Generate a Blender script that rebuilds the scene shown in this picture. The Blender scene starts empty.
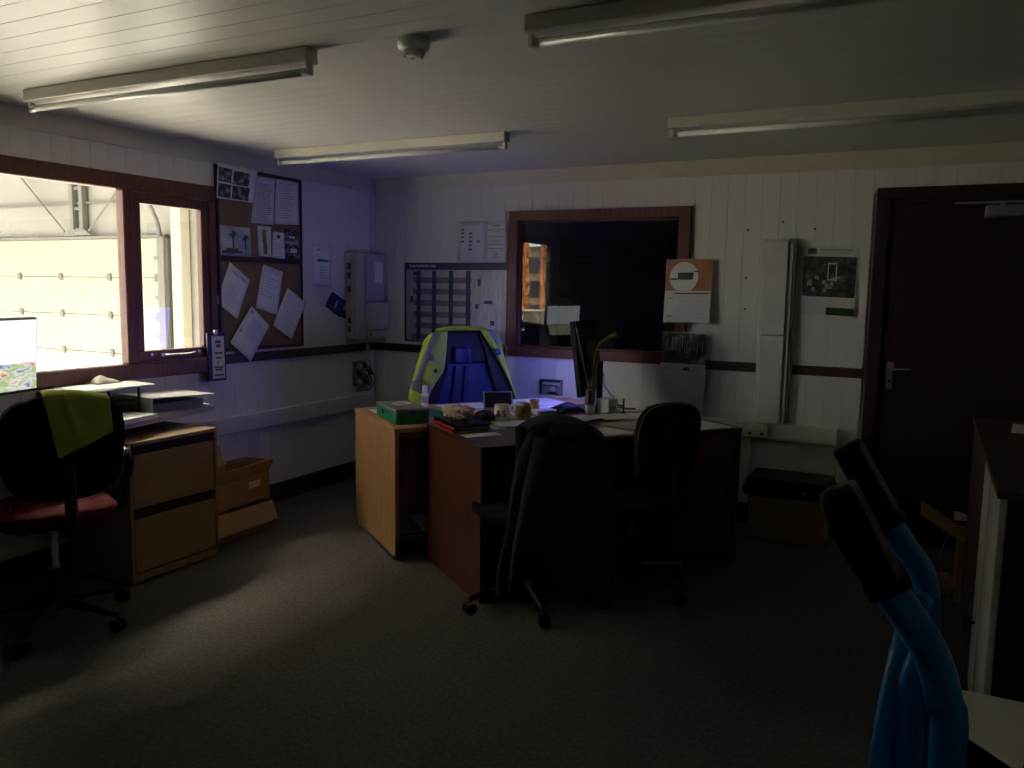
import bpy, bmesh, math, random
from mathutils import Vector, Matrix
random.seed(7)
SC = bpy.context.scene
COL = SC.collection
PI = math.pi
# ---------------------------------------------------------------- camera
CAMZ = 1.455
YAW, PITCH, ROLL, FPX = 0.47156, 0.11575, 0.01635, 817.8
cf = Vector((-math.sin(YAW)*math.cos(PITCH), math.cos(YAW)*math.cos(PITCH), -math.sin(PITCH)))
r0 = Vector((math.cos(YAW), math.sin(YAW), 0)); u0 = r0.cross(cf)
cr = r0*math.cos(ROLL) + u0*math.sin(ROLL); cu = -r0*math.sin(ROLL) + u0*math.cos(ROLL)
cam = bpy.data.cameras.new('camera'); camo = bpy.data.objects.new('camera', cam); COL.objects.link(camo)
camo.matrix_world = Matrix(((cr.x, cu.x, -cf.x, 0), (cr.y, cu.y, -cf.y, 0), (cr.z, cu.z, -cf.z, CAMZ), (0, 0, 0, 1)))
cam.sensor_width = 36; cam.lens = FPX/1024*36; cam.clip_start = .02; cam.clip_end = 200
SC.camera = camo
# ---------------------------------------------------------------- world, exposure
SKY, ROOFLIGHT, SUN = 8.5, 42.0, 138.0
W = bpy.data.worlds.new('world'); SC.world = W; W.use_nodes = True
W.node_tree.nodes['Background'].inputs[0].default_value = (.93, .95, 1, 1)
W.node_tree.nodes['Background'].inputs[1].default_value = SKY
sun = bpy.data.lights.new('sun', 'SUN'); sun.energy = SUN; sun.angle = math.radians(.6); sun.color = (1, .95, .87)
suno = bpy.data.objects.new('sun', sun); COL.objects.link(suno); suno.location = (-8, -30, 12)
suno.rotation_euler = Vector((-.14, .95, -math.tan(math.radians(17))*.96)).to_track_quat('-Z', 'Y').to_euler()   # low sun through the open end of the warehouse
SC.view_settings.view_transform = 'Standard'; SC.view_settings.look = 'None'
SC.view_settings.gamma = 1; SC.view_settings.exposure = 0.18; SC.view_settings.use_curve_mapping = False

# ---------------------------------------------------------------- pixel rays (photo frame 1024x768)
EYE = Vector((0, 0, CAMZ))
def ray(px, py): return cf + cr*((px-512)/FPX) - cu*((py-384)/FPX)
def onx(px, py, x): d = ray(px, py); return EYE + d*(x/d.x)
def ony(px, py, y): d = ray(px, py); return EYE + d*(y/d.y)
def onz(px, py, z): d = ray(px, py); return EYE + d*((z-CAMZ)/d.z)
def atk(px, py, k): return EYE + ray(px, py)*k
# the pair of facing desks stand turned in the room: u along the desk, v across it
DA = math.radians(53); DO = Vector((-1.775, 3.185, 0))
DU = Vector((math.cos(DA), math.sin(DA), 0)); DV = Vector((-math.sin(DA), math.cos(DA), 0))
def D(u, v, z=0): return DO + DU*u + DV*v + Vector((0, 0, z))
def onv(px, py, v):
    d = ray(px, py); t = (v - (EYE-DO).dot(DV))/d.dot(DV); return EYE + d*t

# ---------------------------------------------------------------- materials
def mat(name, col, rough=.6, col2=None, scale=8, stretch=(1, 1, 1), bump=0, bscale=None, metal=0, spec=.5, detail=4, lo=.35, hi=.65, emit=None, estr=0):
    m = bpy.data.materials.new(name); m.use_nodes = True
    nt = m.node_tree; b = nt.nodes['Principled BSDF']
    b.inputs['Base Color'].default_value = (*col, 1); b.inputs['Roughness'].default_value = rough
    b.inputs['Metallic'].default_value = metal; b.inputs['Specular IOR Level'].default_value = spec
    if col2 or bump:
        tc = nt.nodes.new('ShaderNodeTexCoord'); mp = nt.nodes.new('ShaderNodeMapping')
        mp.inputs['Scale'].default_value = stretch
        nt.links.new(tc.outputs['Object'], mp.inputs['Vector'])
    if col2:
        n = nt.nodes.new('ShaderNodeTexNoise'); n.inputs['Scale'].default_value = scale; n.inputs['Detail'].default_value = detail
        nt.links.new(mp.outputs[0], n.inputs['Vector'])
        r = nt.nodes.new('ShaderNodeValToRGB')
        r.color_ramp.elements[0].position = lo; r.color_ramp.elements[1].position = hi
        r.color_ramp.elements[0].color = (*col, 1); r.color_ramp.elements[1].color = (*col2, 1)
        nt.links.new(n.outputs['Fac'], r.inputs['Fac']); nt.links.new(r.outputs[0], b.inputs['Base Color'])
    if bump:
        n2 = nt.nodes.new('ShaderNodeTexNoise'); n2.inputs['Scale'].default_value = bscale or scale; n2.inputs['Detail'].default_value = detail
        nt.links.new(mp.outputs[0], n2.inputs['Vector'])
        bp = nt.nodes.new('ShaderNodeBump'); bp.inputs['Strength'].default_value = bump; bp.inputs['Distance'].default_value = .01
        nt.links.new(n2.outputs['Fac'], bp.inputs['Height']); nt.links.new(bp.outputs[0], b.inputs['Normal'])
    if emit:
        b.inputs['Emission Color'].default_value = (*emit, 1); b.inputs['Emission Strength'].default_value = estr
    return m
def thin_glass(name, tint, boost):
    m = bpy.data.materials.new(name); m.use_nodes = True; nt = m.node_tree
    nt.nodes.remove(nt.nodes['Principled BSDF']); out = nt.nodes['Material Output']
    t = nt.nodes.new('ShaderNodeBsdfTransparent'); t.inputs[0].default_value = (*tint, 1)
    g = nt.nodes.new('ShaderNodeBsdfGlossy'); g.inputs['Roughness'].default_value = 0
    f = nt.nodes.new('ShaderNodeLayerWeight'); f.inputs['Blend'].default_value = .5      # Schlick, the same on both faces of the thin pane
    p = nt.nodes.new('ShaderNodeMath'); p.operation = 'POWER'; p.inputs[1].default_value = 5
    k = nt.nodes.new('ShaderNodeMath'); k.operation = 'MULTIPLY_ADD'; k.inputs[1].default_value = .96*boost; k.inputs[2].default_value = .04*boost; k.use_clamp = True
    nt.links.new(f.outputs['Facing'], p.inputs[0])
    mx = nt.nodes.new('ShaderNodeMixShader')
    nt.links.new(p.outputs[0], k.inputs[0]); nt.links.new(k.outputs[0], mx.inputs[0])
    nt.links.new(t.outputs[0], mx.inputs[1]); nt.links.new(g.outputs[0], mx.inputs[2]); nt.links.new(mx.outputs[0], out.inputs[0])
    return m
M = {}
M['wall'] = mat('wall_paint', (.76, .74, .68), .55, (.68, .66, .59), 3, (1, 1, .25), lo=.3, hi=.8)
M['wallplain'] = mat('wall_plain', (.78, .76, .70), .7, (.72, .70, .64), 2)
M['ceil'] = mat('ceiling_paint', (.70, .69, .64), .38, (.64, .63, .58), 2.5, (.4, 1, 1))
M['cornice'] = mat('cornice_paint', (.68, .63, .49), .5, (.60, .55, .42), 4)
M['carpet'] = mat('carpet', (.115, .101, .086), .95, (.168, .149, .127), 55, bump=.9, bscale=160, spec=.1, detail=6)
M['rail'] = mat('dark_rail', (.045, .020, .014), .5, (.07, .03, .02), 20, (1, 1, 1))
M['mahog'] = mat('mahogany_frame', (.10, .032, .018), .45, (.16, .055, .03), 14, (6, 6, .6), bump=.05, bscale=30)
M['doorwood'] = mat('door_wood', (.026, .007, .006), .55, (.036, .010, .008), 10, (8, 8, .5))
M['deskdark'] = mat('dark_veneer', (.075, .024, .014), .33, (.15, .055, .032), 12, (9, 9, .35), detail=6)
M['desktop'] = mat('dark_desktop', (.055, .027, .018), .28, (.085, .042, .028), 8, (1.2, 9, 9), detail=6)
M['beech'] = mat('beech_veneer', (.47, .245, .105), .5, (.57, .315, .14), 6, (9, 9, .5), detail=5)
M['oldwood'] = mat('pedestal_veneer', (.30, .185, .085), .5, (.37, .235, .11), 6, (9, .8, .8), detail=5)
M['pale'] = mat('pale_laminate', (.45, .43, .42), .5, (.40, .38, .37), 12)
M['black'] = mat('black_plastic', (.012, .012, .013), .5)
M['shiny'] = mat('black_gloss', (.010, .010, .012), .25)
M['fabric'] = mat('black_fabric', (.010, .010, .011), .95, (.018, .018, .019), 120, bump=.5, spec=.15)
M['coat'] = mat('black_coat', (.034, .035, .034), .85, (.052, .053, .050), 40, bump=.4, bscale=25, spec=.25)
M['redseat'] = mat('red_fabric', (.09, .007, .006), .9, (.12, .010, .008), 90, bump=.4, spec=.2)
M['lime'] = mat('hi_vis_lime', (.36, .43, .045), .8, (.45, .53, .07), 9, bump=.25, bscale=14)
M['hivis'] = mat('hi_vis_yellow', (.36, .50, .05), .75, (.46, .62, .08), 7, bump=.3, bscale=14)
M['reflect'] = mat('reflective_tape', (.16, .16, .155), .45, (.21, .21, .20), 60)
M['lining'] = mat('blue_lining', (.006, .011, .085), .6, (.010, .018, .13), 8, bump=.35, bscale=16)
M['navy'] = mat('navy_cloth', (.003, .004, .012), .7, (.006, .007, .018), 10, bump=.3, bscale=14)
M['cork'] = mat('cork', (.30, .19, .105), .9, (.22, .135, .07), 90, bump=.5)
M['paper'] = mat('paper', (.80, .80, .78), .7)
M['paper2'] = mat('paper_warm', (.76, .74, .66), .7)
M['ink'] = mat('ink', (.10, .10, .11), .7)
M['inkgrey'] = mat('ink_grey', (.38, .38, .39), .7)
M['inkslate'] = mat('ink_slate', (.13, .135, .17), .5)
M['inkblue'] = mat('ink_navy', (.022, .028, .10), .45)
M['card'] = mat('cardboard', (.42, .25, .115), .85, (.36, .21, .095), 14, (1, 1, 4), bump=.1, bscale=60)
M['cardin'] = mat('cardboard_inner', (.50, .32, .16), .85, (.44, .28, .13), 10)
M['kraft'] = mat('paper_bag', (.62, .50, .34), .75, (.52, .40, .26), 18, bump=.5, bscale=30)
M['white'] = mat('white_plastic', (.72, .71, .68), .4)
M['trunk'] = mat('trunking_plastic', (.70, .68, .62), .4, (.63, .61, .55), 5)
M['cream'] = mat('cream_casing', (.55, .52, .43), .45, (.50, .47, .38), 6)
M['lamp'] = mat('batten_white', (.72, .69, .60), .35)
M['tube'] = mat('tube_glass', (.82, .81, .76), .12)
M['metal'] = mat('steel', (.55, .55, .54), .3, metal=1)
M['chrome'] = mat('bright_steel', (.75, .75, .74), .15, metal=1)
M['brass'] = mat('brassy_clip', (.65, .42, .26), .3, metal=1)
M['green'] = mat('green_tin', (.012, .20, .085), .4, (.015, .24, .10), 10)
M['grey'] = mat('grey_plastic', (.20, .20, .20), .5)
M['darkgrey'] = mat('dark_grey_plastic', (.07, .07, .07), .5)
M['red'] = mat('red_cover', (.38, .022, .025), .5)
M['blue'] = mat('blue_paint', (.012, .29, .78), .3)
M['navyplastic'] = mat('navy_plastic', (.010, .022, .12), .45)
M['yellow'] = mat('mustard', (.40, .26, .03), .6, (.22, .12, .02), 30)
M['ceramic'] = mat('ceramic', (.68, .64, .55), .2)
M['orange'] = mat('orange_paint', (.60, .22, .05), .5)
M['leaf'] = mat('leaf', (.20, .26, .07), .6, (.26, .32, .10), 12)
M['film'] = mat('planner_film', (.44, .45, .47), .06, (.34, .35, .39), 6, (7, 1, 1.3), bump=.85, bscale=4, spec=1.0)
M['gloss'] = mat('glossy_print', (.66, .65, .62), .3)
M['tan'] = mat('tan_print', (.40, .17, .07), .35, (.50, .24, .11), 8)
M['wood'] = mat('pale_wood_edge', (.42, .24, .12), .5, (.34, .19, .09), 12, (1, 1, .2))
M['cladding'] = mat('cladding', (.17, .163, .145), .6, (.15, .145, .128), 1.2)
M['liner'] = mat('white_liner_sheet', (.50, .49, .47), .6, (.46, .45, .43), 1.2)
M['doorpanel'] = mat('cream_door_panel', (.20, .188, .145), .5, (.19, .178, .138), 1.5)
M['post'] = mat('cream_post', (.27, .25, .185), .5)
M['track'] = mat('galvanised', (.075, .073, .064), .5, (.09, .088, .078), 8)
M['concrete'] = mat('concrete', (.50, .475, .425), .8, (.44, .415, .37), 2)
M['brick'] = mat('tan_render', (.50, .36, .20), .8, (.42, .29, .16), 3)
M['window_dark'] = mat('dark_window', (.06, .06, .06), .3)
M['glass'] = thin_glass('window_glass', (.97, .98, .96), 1.0)
M['mirrorglass'] = thin_glass('dark_room_glass', (.86, .88, .86), 1.5)
M['rooflight'] = mat('rooflight_sheet', (.8, .8, .78), .6, emit=(1, .95, .83), estr=ROOFLIGHT)
M['screen_blue'] = mat('screen_blue', (.02, .02, .03), .3, emit=(.19, .20, 1.0), estr=6.0)
def picture(name, stops, scale=6, stretch=(1, 1, 1), rough=.35, emit=0):
    """printed picture: flat blotches of the given colours"""
    m = bpy.data.materials.new(name); m.use_nodes = True; nt = m.node_tree; b = nt.nodes['Principled BSDF']
    tc = nt.nodes.new('ShaderNodeTexCoord'); mp = nt.nodes.new('ShaderNodeMapping'); mp.inputs['Scale'].default_value = stretch
    n = nt.nodes.new('ShaderNodeTexNoise'); n.inputs['Scale'].default_value = scale; n.inputs['Detail'].default_value = 5
    r = nt.nodes.new('ShaderNodeValToRGB'); e = r.color_ramp.elements
    e[0].position, e[0].color = stops[0][0], (*stops[0][1], 1); e[1].position, e[1].color = stops[-1][0], (*stops[-1][1], 1)
    for p, c in stops[1:-1]:
        x = e.new(p); x.color = (*c, 1)
    nt.links.new(tc.outputs['Object'], mp.inputs[0]); nt.links.new(mp.outputs[0], n.inputs['Vector']); nt.links.new(n.outputs['Fac'], r.inputs[0])
    b.inputs['Roughness'].default_value = rough
    if not emit: nt.links.new(r.outputs[0], b.inputs['Base Color'])
    else:
        b.inputs['Base Color'].default_value = (.02, .02, .02, 1)
        nt.links.new(r.outputs[0], b.inputs['Emission Color']); b.inputs['Emission Strength'].default_value = emit
    return m
M['pic_bw'] = picture('photo_print_dark', [(.35, (.015, .017, .018)), (.5, (.06, .065, .07)), (.68, (.35, .36, .38))], 30)
M['pic_sky'] = picture('photo_print_sky', [(.3, (.30, .36, .45)), (.7, (.62, .66, .70))], 8)
M['pic_palm'] = picture('photo_print_palm', [(.3, (.02, .03, .015)), (.7, (.10, .12, .06))], 50)
M['pic_fall'] = picture('photo_print_waterfall', [(.36, (.02, .028, .022)), (.52, (.07, .085, .07)), (.66, (.35, .38, .39))], 14, (1, 1, .9))
M['pic_garden'] = picture('photo_print_garden', [(.32, (.012, .016, .012)), (.46, (.05, .05, .035)), (.58, (.10, .10, .08)), (.72, (.22, .20, .16))], 22)
M['pic_green'] = picture('photo_print_grass', [(.3, (.01, .03, .01)), (.7, (.06, .14, .04))], 60)
M['scr_sky'] = mat('screen_sky', (.02, .02, .02), .3, emit=(.85, .92, 1.0), estr=1.1)
M['scr_town'] = picture('screen_town', [(.34, (.20, .24, .55)), (.42, (.9, .9, .85)), (.5, (.40, .60, .12)), (.56, (.95, .95, .9)), (.64, (.85, .10, .06)), (.72, (.9, .70, .12))], 11, (1, 1, 2.6), emit=.75)

# ---------------------------------------------------------------- mesh builder
class MB:
    def __init__(s): s.bm = bmesh.new()
    def _xf(s, vs, rot=None, loc=None):
        if rot is not None: bmesh.ops.rotate(s.bm, cent=(0, 0, 0), matrix=rot, verts=vs)
        if loc is not None: bmesh.ops.translate(s.bm, vec=loc, verts=vs)
    def box(s, x0, x1, y0, y1, z0, z1, bev=0, rot=None, loc=None, seg=1):
        vs = [s.bm.verts.new((x, y, z)) for x in (x0, x1) for y in (y0, y1) for z in (z0, z1)]
        fs = [s.bm.faces.new([vs[i] for i in q]) for q in ((0, 1, 3, 2), (4, 6, 7, 5), (0, 4, 5, 1), (2, 3, 7, 6), (0, 2, 6, 4), (1, 5, 7, 3))]
        if bev:
            es = list({e for f in fs for e in f.edges})
            g = bmesh.ops.bevel(s.bm, geom=es, offset=bev, segments=seg, affect='EDGES', profile=.5)
            vs = list({v for f in g['faces'] for v in f.verts} | {v for v in vs if v.is_valid})
        s._xf(vs, rot, loc); return s
    def prism(s, pts, axis, a0, a1):
        """polygon pts (2d) extruded along axis 0/1/2 from a0 to a1"""
        def mk(p, a):
            c = list(p); c.insert(axis, a); return s.bm.verts.new(c)
        A = [mk(p, a0) for p in pts]; B = [mk(p, a1) for p in pts]; n = len(pts)
        s.bm.faces.new(A[::-1]); s.bm.faces.new(B)
        for i in range(n): s.bm.faces.new((A[i], A[(i+1) % n], B[(i+1) % n], B[i]))
        return s
    def lathe(s, prof, seg=20, axis=(0, 0, 1), loc=(0, 0, 0), caps=True):
        q = Vector((0, 0, 1)).rotation_difference(Vector(axis)).to_matrix(); loc = Vector(loc); rings = []
        for r, z in prof:
            if r < 1e-6: rings.append([s.bm.verts.new(q @ Vector((0, 0, z)) + loc)])
            else: rings.append([s.bm.verts.new(q @ Vector((r*math.cos(2*PI*i/seg), r*math.sin(2*PI*i/seg), z)) + loc) for i in range(seg)])
        for a, b in zip(rings, rings[1:]):
            for i in range(seg):
                j = (i+1) % seg
                if len(a) == 1 and len(b) > 1: s.bm.faces.new((a[0], b[i], b[j]))
                elif len(b) == 1 and len(a) > 1: s.bm.faces.new((a[j], a[i], b[0]))
                elif len(a) > 1: s.bm.faces.new((a[i], a[j], b[j], b[i]))
        for rg, fl in ((rings[0], 1), (rings[-1], 0)):
            if len(rg) > 1 and caps: s.bm.faces.new(rg[::-1] if fl else rg)
        return s
    def cyl(s, p0, p1, r, r1=None, seg=14):
        p0, p1 = Vector(p0), Vector(p1); d = p1-p0
        return s.lathe([(r, 0), (r if r1 is None else r1, d.length)], seg, d.normalized(), p0)
    def tube(s, pts, r, seg=10, sub=4):
        P = [Vector(p) for p in pts]
        if sub > 1 and len(P) > 2:
            Q = []
            for i in range(len(P)-1):
                a, b, c, d = P[max(i-1, 0)], P[i], P[i+1], P[min(i+2, len(P)-1)]
                for k in range(sub):
                    t = k/sub
                    Q.append(.5*((2*b)+(c-a)*t+(2*a-5*b+4*c-d)*t*t+(3*b-a-3*c+d)*t**3))
            Q.append(P[-1]); P = Q
        R = r if callable(r) else (lambda t: r)
        n = None; rings = []
        for i, p in enumerate(P):
            t = (P[min(i+1, len(P)-1)]-P[max(i-1, 0)]).normalized()
            if n is None: n = t.orthogonal().normalized()
            n = (n - t*n.dot(t)).normalized(); b = t.cross(n); rr = R(i/(len(P)-1))
            rings.append([s.bm.verts.new(p + (n*math.cos(2*PI*k/seg)+b*math.sin(2*PI*k/seg))*rr) for k in range(seg)])
        for a, b in zip(rings, rings[1:]):
            for k in range(seg): s.bm.faces.new((a[k], a[(k+1) % seg], b[(k+1) % seg], b[k]))
        s.bm.faces.new(rings[0][::-1]); s.bm.faces.new(rings[-1]); return s
    def grid(s, fn, nu, nv, th=0):
        """surface fn(a,b)->point over the unit square, given thickness th along its normals"""
        P = [[Vector(fn(i/nu, j/nv)) for j in range(nv+1)] for i in range(nu+1)]
        def nrm(i, j):
            du = P[min(i+1, nu)][j]-P[max(i-1, 0)][j]; dv = P[i][min(j+1, nv)]-P[i][max(j-1, 0)]
            n = du.cross(dv); return n.normalized() if n.length > 1e-12 else Vector((0, 0, 1))
        A = [[s.bm.verts.new(P[i][j]) for j in range(nv+1)] for i in range(nu+1)]
        if not th:
            for i in range(nu):
                for j in range(nv): s.bm.faces.new((A[i][j], A[i+1][j], A[i+1][j+1], A[i][j+1]))
            return s
        B = [[s.bm.verts.new(P[i][j]-nrm(i, j)*th) for j in range(nv+1)] for i in range(nu+1)]
        for i in range(nu):
            for j in range(nv):
                s.bm.faces.new((A[i][j], A[i+1][j], A[i+1][j+1], A[i][j+1])); s.bm.faces.new((B[i][j], B[i][j+1], B[i+1][j+1], B[i+1][j]))
        for i in range(nu):
            s.bm.faces.new((A[i+1][0], A[i][0], B[i][0], B[i+1][0])); s.bm.faces.new((A[i][nv], A[i+1][nv], B[i+1][nv], B[i][nv]))
        for j in range(nv):
            s.bm.faces.new((A[0][j], A[0][j+1], B[0][j+1], B[0][j])); s.bm.faces.new((A[nu][j+1], A[nu][j], B[nu][j], B[nu][j+1]))
        return s
    def loft(s, rings):
        R = [[s.bm.verts.new(p) for p in rg] for rg in rings]; n = len(R[0])
        for a, b in zip(R, R[1:]):
            for i in range(n): s.bm.faces.new((a[i], a[(i+1) % n], b[(i+1) % n], b[i]))
        s.bm.faces.new(R[0][::-1]); s.bm.faces.new(R[-1]); return s
    def mesh(s, name, m, smooth=False):
        bmesh.ops.recalc_face_normals(s.bm, faces=s.bm.faces[:])
        me = bpy.data.meshes.new(name); s.bm.to_mesh(me); s.bm.free(); me.materials.append(M[m] if isinstance(m, str) else m)
        if smooth:
            for p in me.polygons: p.use_smooth = True
        return me
    def build(s, name, m, parent=None, smooth=False):
        return link(name, s.mesh(name, m, smooth), parent)
def link(name, me, parent=None, loc=None):
    o = bpy.data.objects.new(name, me); COL.objects.link(o)
    if parent is not None: o.parent = parent
    if loc is not None: o.location = loc
    return o
def tag(o, label, cat, group=None):
    o['label'] = label; o['category'] = cat
    if group: o['group'] = group
    return o
def thing(name, label, cat, loc=(0, 0, 0), rz=0, group=None):
    o = bpy.data.objects.new(name, None); COL.objects.link(o); o.location = loc; o.rotation_euler = (0, 0, rz); o.empty_display_size = .05
    return tag(o, label, cat, group)
def struct(o, label, cat=None):
    o['kind'] = 'structure'; o['label'] = label
    if cat: o['category'] = cat
    return o
def frame_empty(name, loc=(0, 0, 0)):
    o = bpy.data.objects.new(name, None); COL.objects.link(o); o.location = loc; o.empty_display_size = .05; return o
def text_mesh(body, size, name, m, parent, mw, bold=False):
    """flat lettering as mesh; mw maps text plane (x right, y up) into parent space"""
    c = bpy.data.curves.new('t', 'FONT'); c.body = body; c.size = size; c.align_x = 'CENTER'; c.align_y = 'CENTER'; c.extrude = .0004
    if bold: c.offset = size*.025
    t = bpy.data.objects.new('t', c); COL.objects.link(t)
    dg = bpy.context.evaluated_depsgraph_get(); me = bpy.data.meshes.new_from_object(t.evaluated_get(dg))
    bpy.data.objects.remove(t); bpy.data.curves.remove(c)
    me.transform(mw); me.materials.clear(); me.materials.append(M[m]); o = link(name, me, parent); return o

# ================================================================ THE ROOM
XL, YB, ZC, XR, YF = -3.88, 5.22, 2.272, 2.4, -1.8
# floor
o = MB().box(XL-.12, XR+.12, YF-.12, YB+3.0, -.1, 0).build('floor', 'carpet'); struct(o, 'dark brown-grey carpet floor')
# boards: one chamfered board profile, scaled per length (mesh shared between boards of one length)
BW, BT = .104, .012
bcache = {}
def board_mesh(L, axis, m):
    k = (round(L, 4), axis, m)
    if k not in bcache:
        h = BW/2-.0003; CH = {'back': .0022, 'left': .0006, 'ceil': .0012}[axis]
        prof = [(-h, 0), (-h, BT-CH), (-h+CH, BT), (h-CH, BT), (h, BT-CH), (h, 0)]
        b = MB()
        if axis == 'back': b.prism([(x, -t) for x, t in prof], 2, 0, L)         # width x, proud towards -y, runs along z
        elif axis == 'left': b.prism([(t, y) for y, t in prof], 2, 0, L)        # width y, proud towards +x, runs along z
        else: b.prism([(y, -t) for y, t in prof], 0, 0, L)                      # ceiling: width y, proud towards -z, runs along x
        bcache[k] = b.mesh('board', m)
    return bcache[k]
def spans(a, holes):
    """vertical spans of a board centred at a, around holes (lo, hi, z0, z1)"""
    for lo, hi, z0, z1 in holes:
        if lo < a < hi: return ([(0, z0)] if z0 > .01 else []) + [(z1, ZC)]
    return [(0, ZC)]
# left wall
WL = (1.90, 3.62, .93, 2.03)
wl = MB()
x0, x1 = XL-.10, XL-BT
wl.box(x0, x1, YF, WL[0], 0, ZC+.05).box(x0, x1, WL[1], YB+.1, 0, ZC+.05).box(x0, x1, WL[0], WL[1], 0, WL[2]).box(x0, x1, WL[0], WL[1], WL[3], ZC+.05)
wall_left = struct(wl.build('wall_left', 'wall'), 'white-painted boarded wall with the daylight window')
y = YB-BW/2-.004
while y > YF:
    for z0, z1 in spans(y, [(WL[0]-.05, WL[1]+.05, WL[2], WL[3])]):
        link('board', board_mesh(z1-z0, 'left', 'wall'), wall_left, (XL-BT, y, z0))
    y -= BW
# back wall
WB = (-2.69, -1.40, .98, 1.995); DR = (-.30, .64, 0, 2.04)
wb = MB(); y0, y1 = YB+BT, YB+.10
xs = [(XL-.1, WB[0], None), (WB[0], WB[1], WB), (WB[1], DR[0], None), (DR[0], DR[1], DR), (DR[1], XR+.1, None)]
for a, b, h in xs:
    if h is None: wb.box(a, b, y0, y1, 0, ZC+.05)
    else:
        if h[2] > 0: wb.box(a, b, y0, y1, 0, h[2])
        wb.box(a, b, y0, y1, h[3], ZC+.05)
wall_back = struct(wb.build('wall_back', 'wall'), 'white-painted vertical board wall with dark window and door')
x = XL+BW/2+.002
while x < XR:
    for z0, z1 in spans(x, [WB, (DR[0]-.03, DR[1]+.03, DR[2], DR[3])]):
        link('board', board_mesh(z1-z0, 'back', 'wall'), wall_back, (x, YB+BT, z0))
    x += BW
# other walls, ceiling
struct(MB().box(XR, XR+.1, YF, YB, 0, ZC+.05).build('wall_right', 'wallplain'), 'plain painted side wall')
struct(MB().box(XL-.1, XR+.1, YF-.1, YF, 0, ZC+.05).build('wall_front', 'wallplain'), 'plain painted wall behind the viewpoint')
ceiling = struct(MB().box(XL-.1, XR+.1, YF-.1, YB+.1, ZC+BT, ZC+.06).build('ceiling', 'ceil'), 'white boarded ceiling')
y = YB-BW/2
while y > YF:
    link('board', board_mesh(XR-XL, 'ceil', 'ceil'), ceiling, (XL, y, ZC+BT)); y -= BW
# cornice (cove), skirting, dado rail, trunking
def cove(name, pts, axis, a0, a1, lab): struct(MB().prism(pts, axis, a0, a1).build(name, 'cornice'), lab)
cove('trim_1', [(XL+.001, ZC-.10), (XL+.008, ZC-.10), (XL+.012, ZC-.001), (XL+.001, ZC-.001)], 1, YF+.01, YB-.002, 'cream flat moulding along the top of the window wall')
cove('trim_2', [(YB-.001, ZC-.095), (YB-.010, ZC-.095), (YB-.04, ZC-.03), (YB-.05, ZC-.001), (YB-.001, ZC-.001)], 0, XL+.014, XR-.01, 'cream cove moulding along the board wall')
def strip(name, x0, x1, y0, y1, z0, z1, m, lab, bev=.004): return struct(MB().box(x0, x1, y0, y1, z0, z1, bev).build(name, m), lab)
strip('baseboard_left', XL+.001, XL+.02, YF+.01, YB-.025, .001, .125, 'rail', 'black-brown skirting along the window wall')
strip('baseboard_back', XL+.02, DR[0]-.005, YB-.02, YB-.001, .001, .125, 'rail', 'black-brown skirting along the board wall')
strip('trim_3', XL+.001, XL+.024, 3.64, YB-.03, .965, 1.022, 'rail', 'dark dado rail from window to corner')
strip('trim_4', XL+.002, -2.72, YB-.024, YB-.001, .965, 1.022, 'rail', 'dark dado rail from corner to dark window')
strip('trim_5', -1.37, -.955, YB-.024, YB-.001, .965, 1.022, 'rail', 'short dark dado rail between dark window and upright trunking')
strip('trim_6', -.735, -.345, YB-.024, YB-.001, .965, 1.022, 'rail', 'dark dado rail between upright trunking and door')
strip('trim_7', XL+.001, XL+.0125, 5.17, YB-.002, 1.03, 2.16, 'trunk', 'grey corner bead', .002)

# ---------------- window in the left wall
w1 = frame_empty('window_1'); struct(w1, 'brown timber window with a wide fixed pane and a side sash')
def wbar(name, y0, y1, z0, z1, x0=XL-.035, x1=XL+.03, m='mahog', bev=.006, parent=w1): return MB().box(x0, x1, y0, y1, z0, z1, bev).build(name, m, parent)
wbar('head', WL[0], WL[1], WL[3]-.085, WL[3], x1=XL+.034); wbar('sill', WL[0]-.01, WL[1]+.01, WL[2], WL[2]+.085, x1=XL+.045)
wbar('jamb', WL[0], WL[0]+.10, WL[2]+.085, WL[3]-.085); wbar('jamb', WL[1]-.055, WL[1], WL[2]+.085, WL[3]-.085)
wbar('mullion', 2.985, 3.045, WL[2]+.085, WL[3]-.085)
sash = frame_empty('sash'); sash.parent = w1
for a in ((3.047, 3.563, WL[3]-.145, WL[3]-.088), (3.047, 3.563, WL[2]+.088, WL[2]+.15), (3.047, 3.10, WL[2]+.15, WL[3]-.145), (3.515, 3.563, WL[2]+.15, WL[3]-.145)):
    wbar('sash_rail', *a, x0=XL-.028, x1=XL+.018, bev=.005, parent=sash)
MB().box(XL-.016, XL-.012, 3.10, 3.515, WL[2]+.15, WL[3]-.145).build('pane', 'glass', sash)
MB().box(XL-.016, XL-.012, WL[0]+.10, 2.985, WL[2]+.085, WL[3]-.085).build('pane', 'glass', w1)
MB().tube([(XL+.034, 3.20, 1.053), (XL+.05, 3.24, 1.053), (XL+.052, 3.36, 1.052), (XL+.046, 3.42, 1.058)], .005, 8).box(XL+.018, XL+.04, 3.19, 3.22, 1.045, 1.062, .002).build('window_stay', 'metal', sash)
for dy in (3.14, 3.47): MB().box(XL+.018, XL+.024, dy-.008, dy+.008, 1.05, 1.066, .002).build('stay_pin', 'metal', sash)

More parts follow.
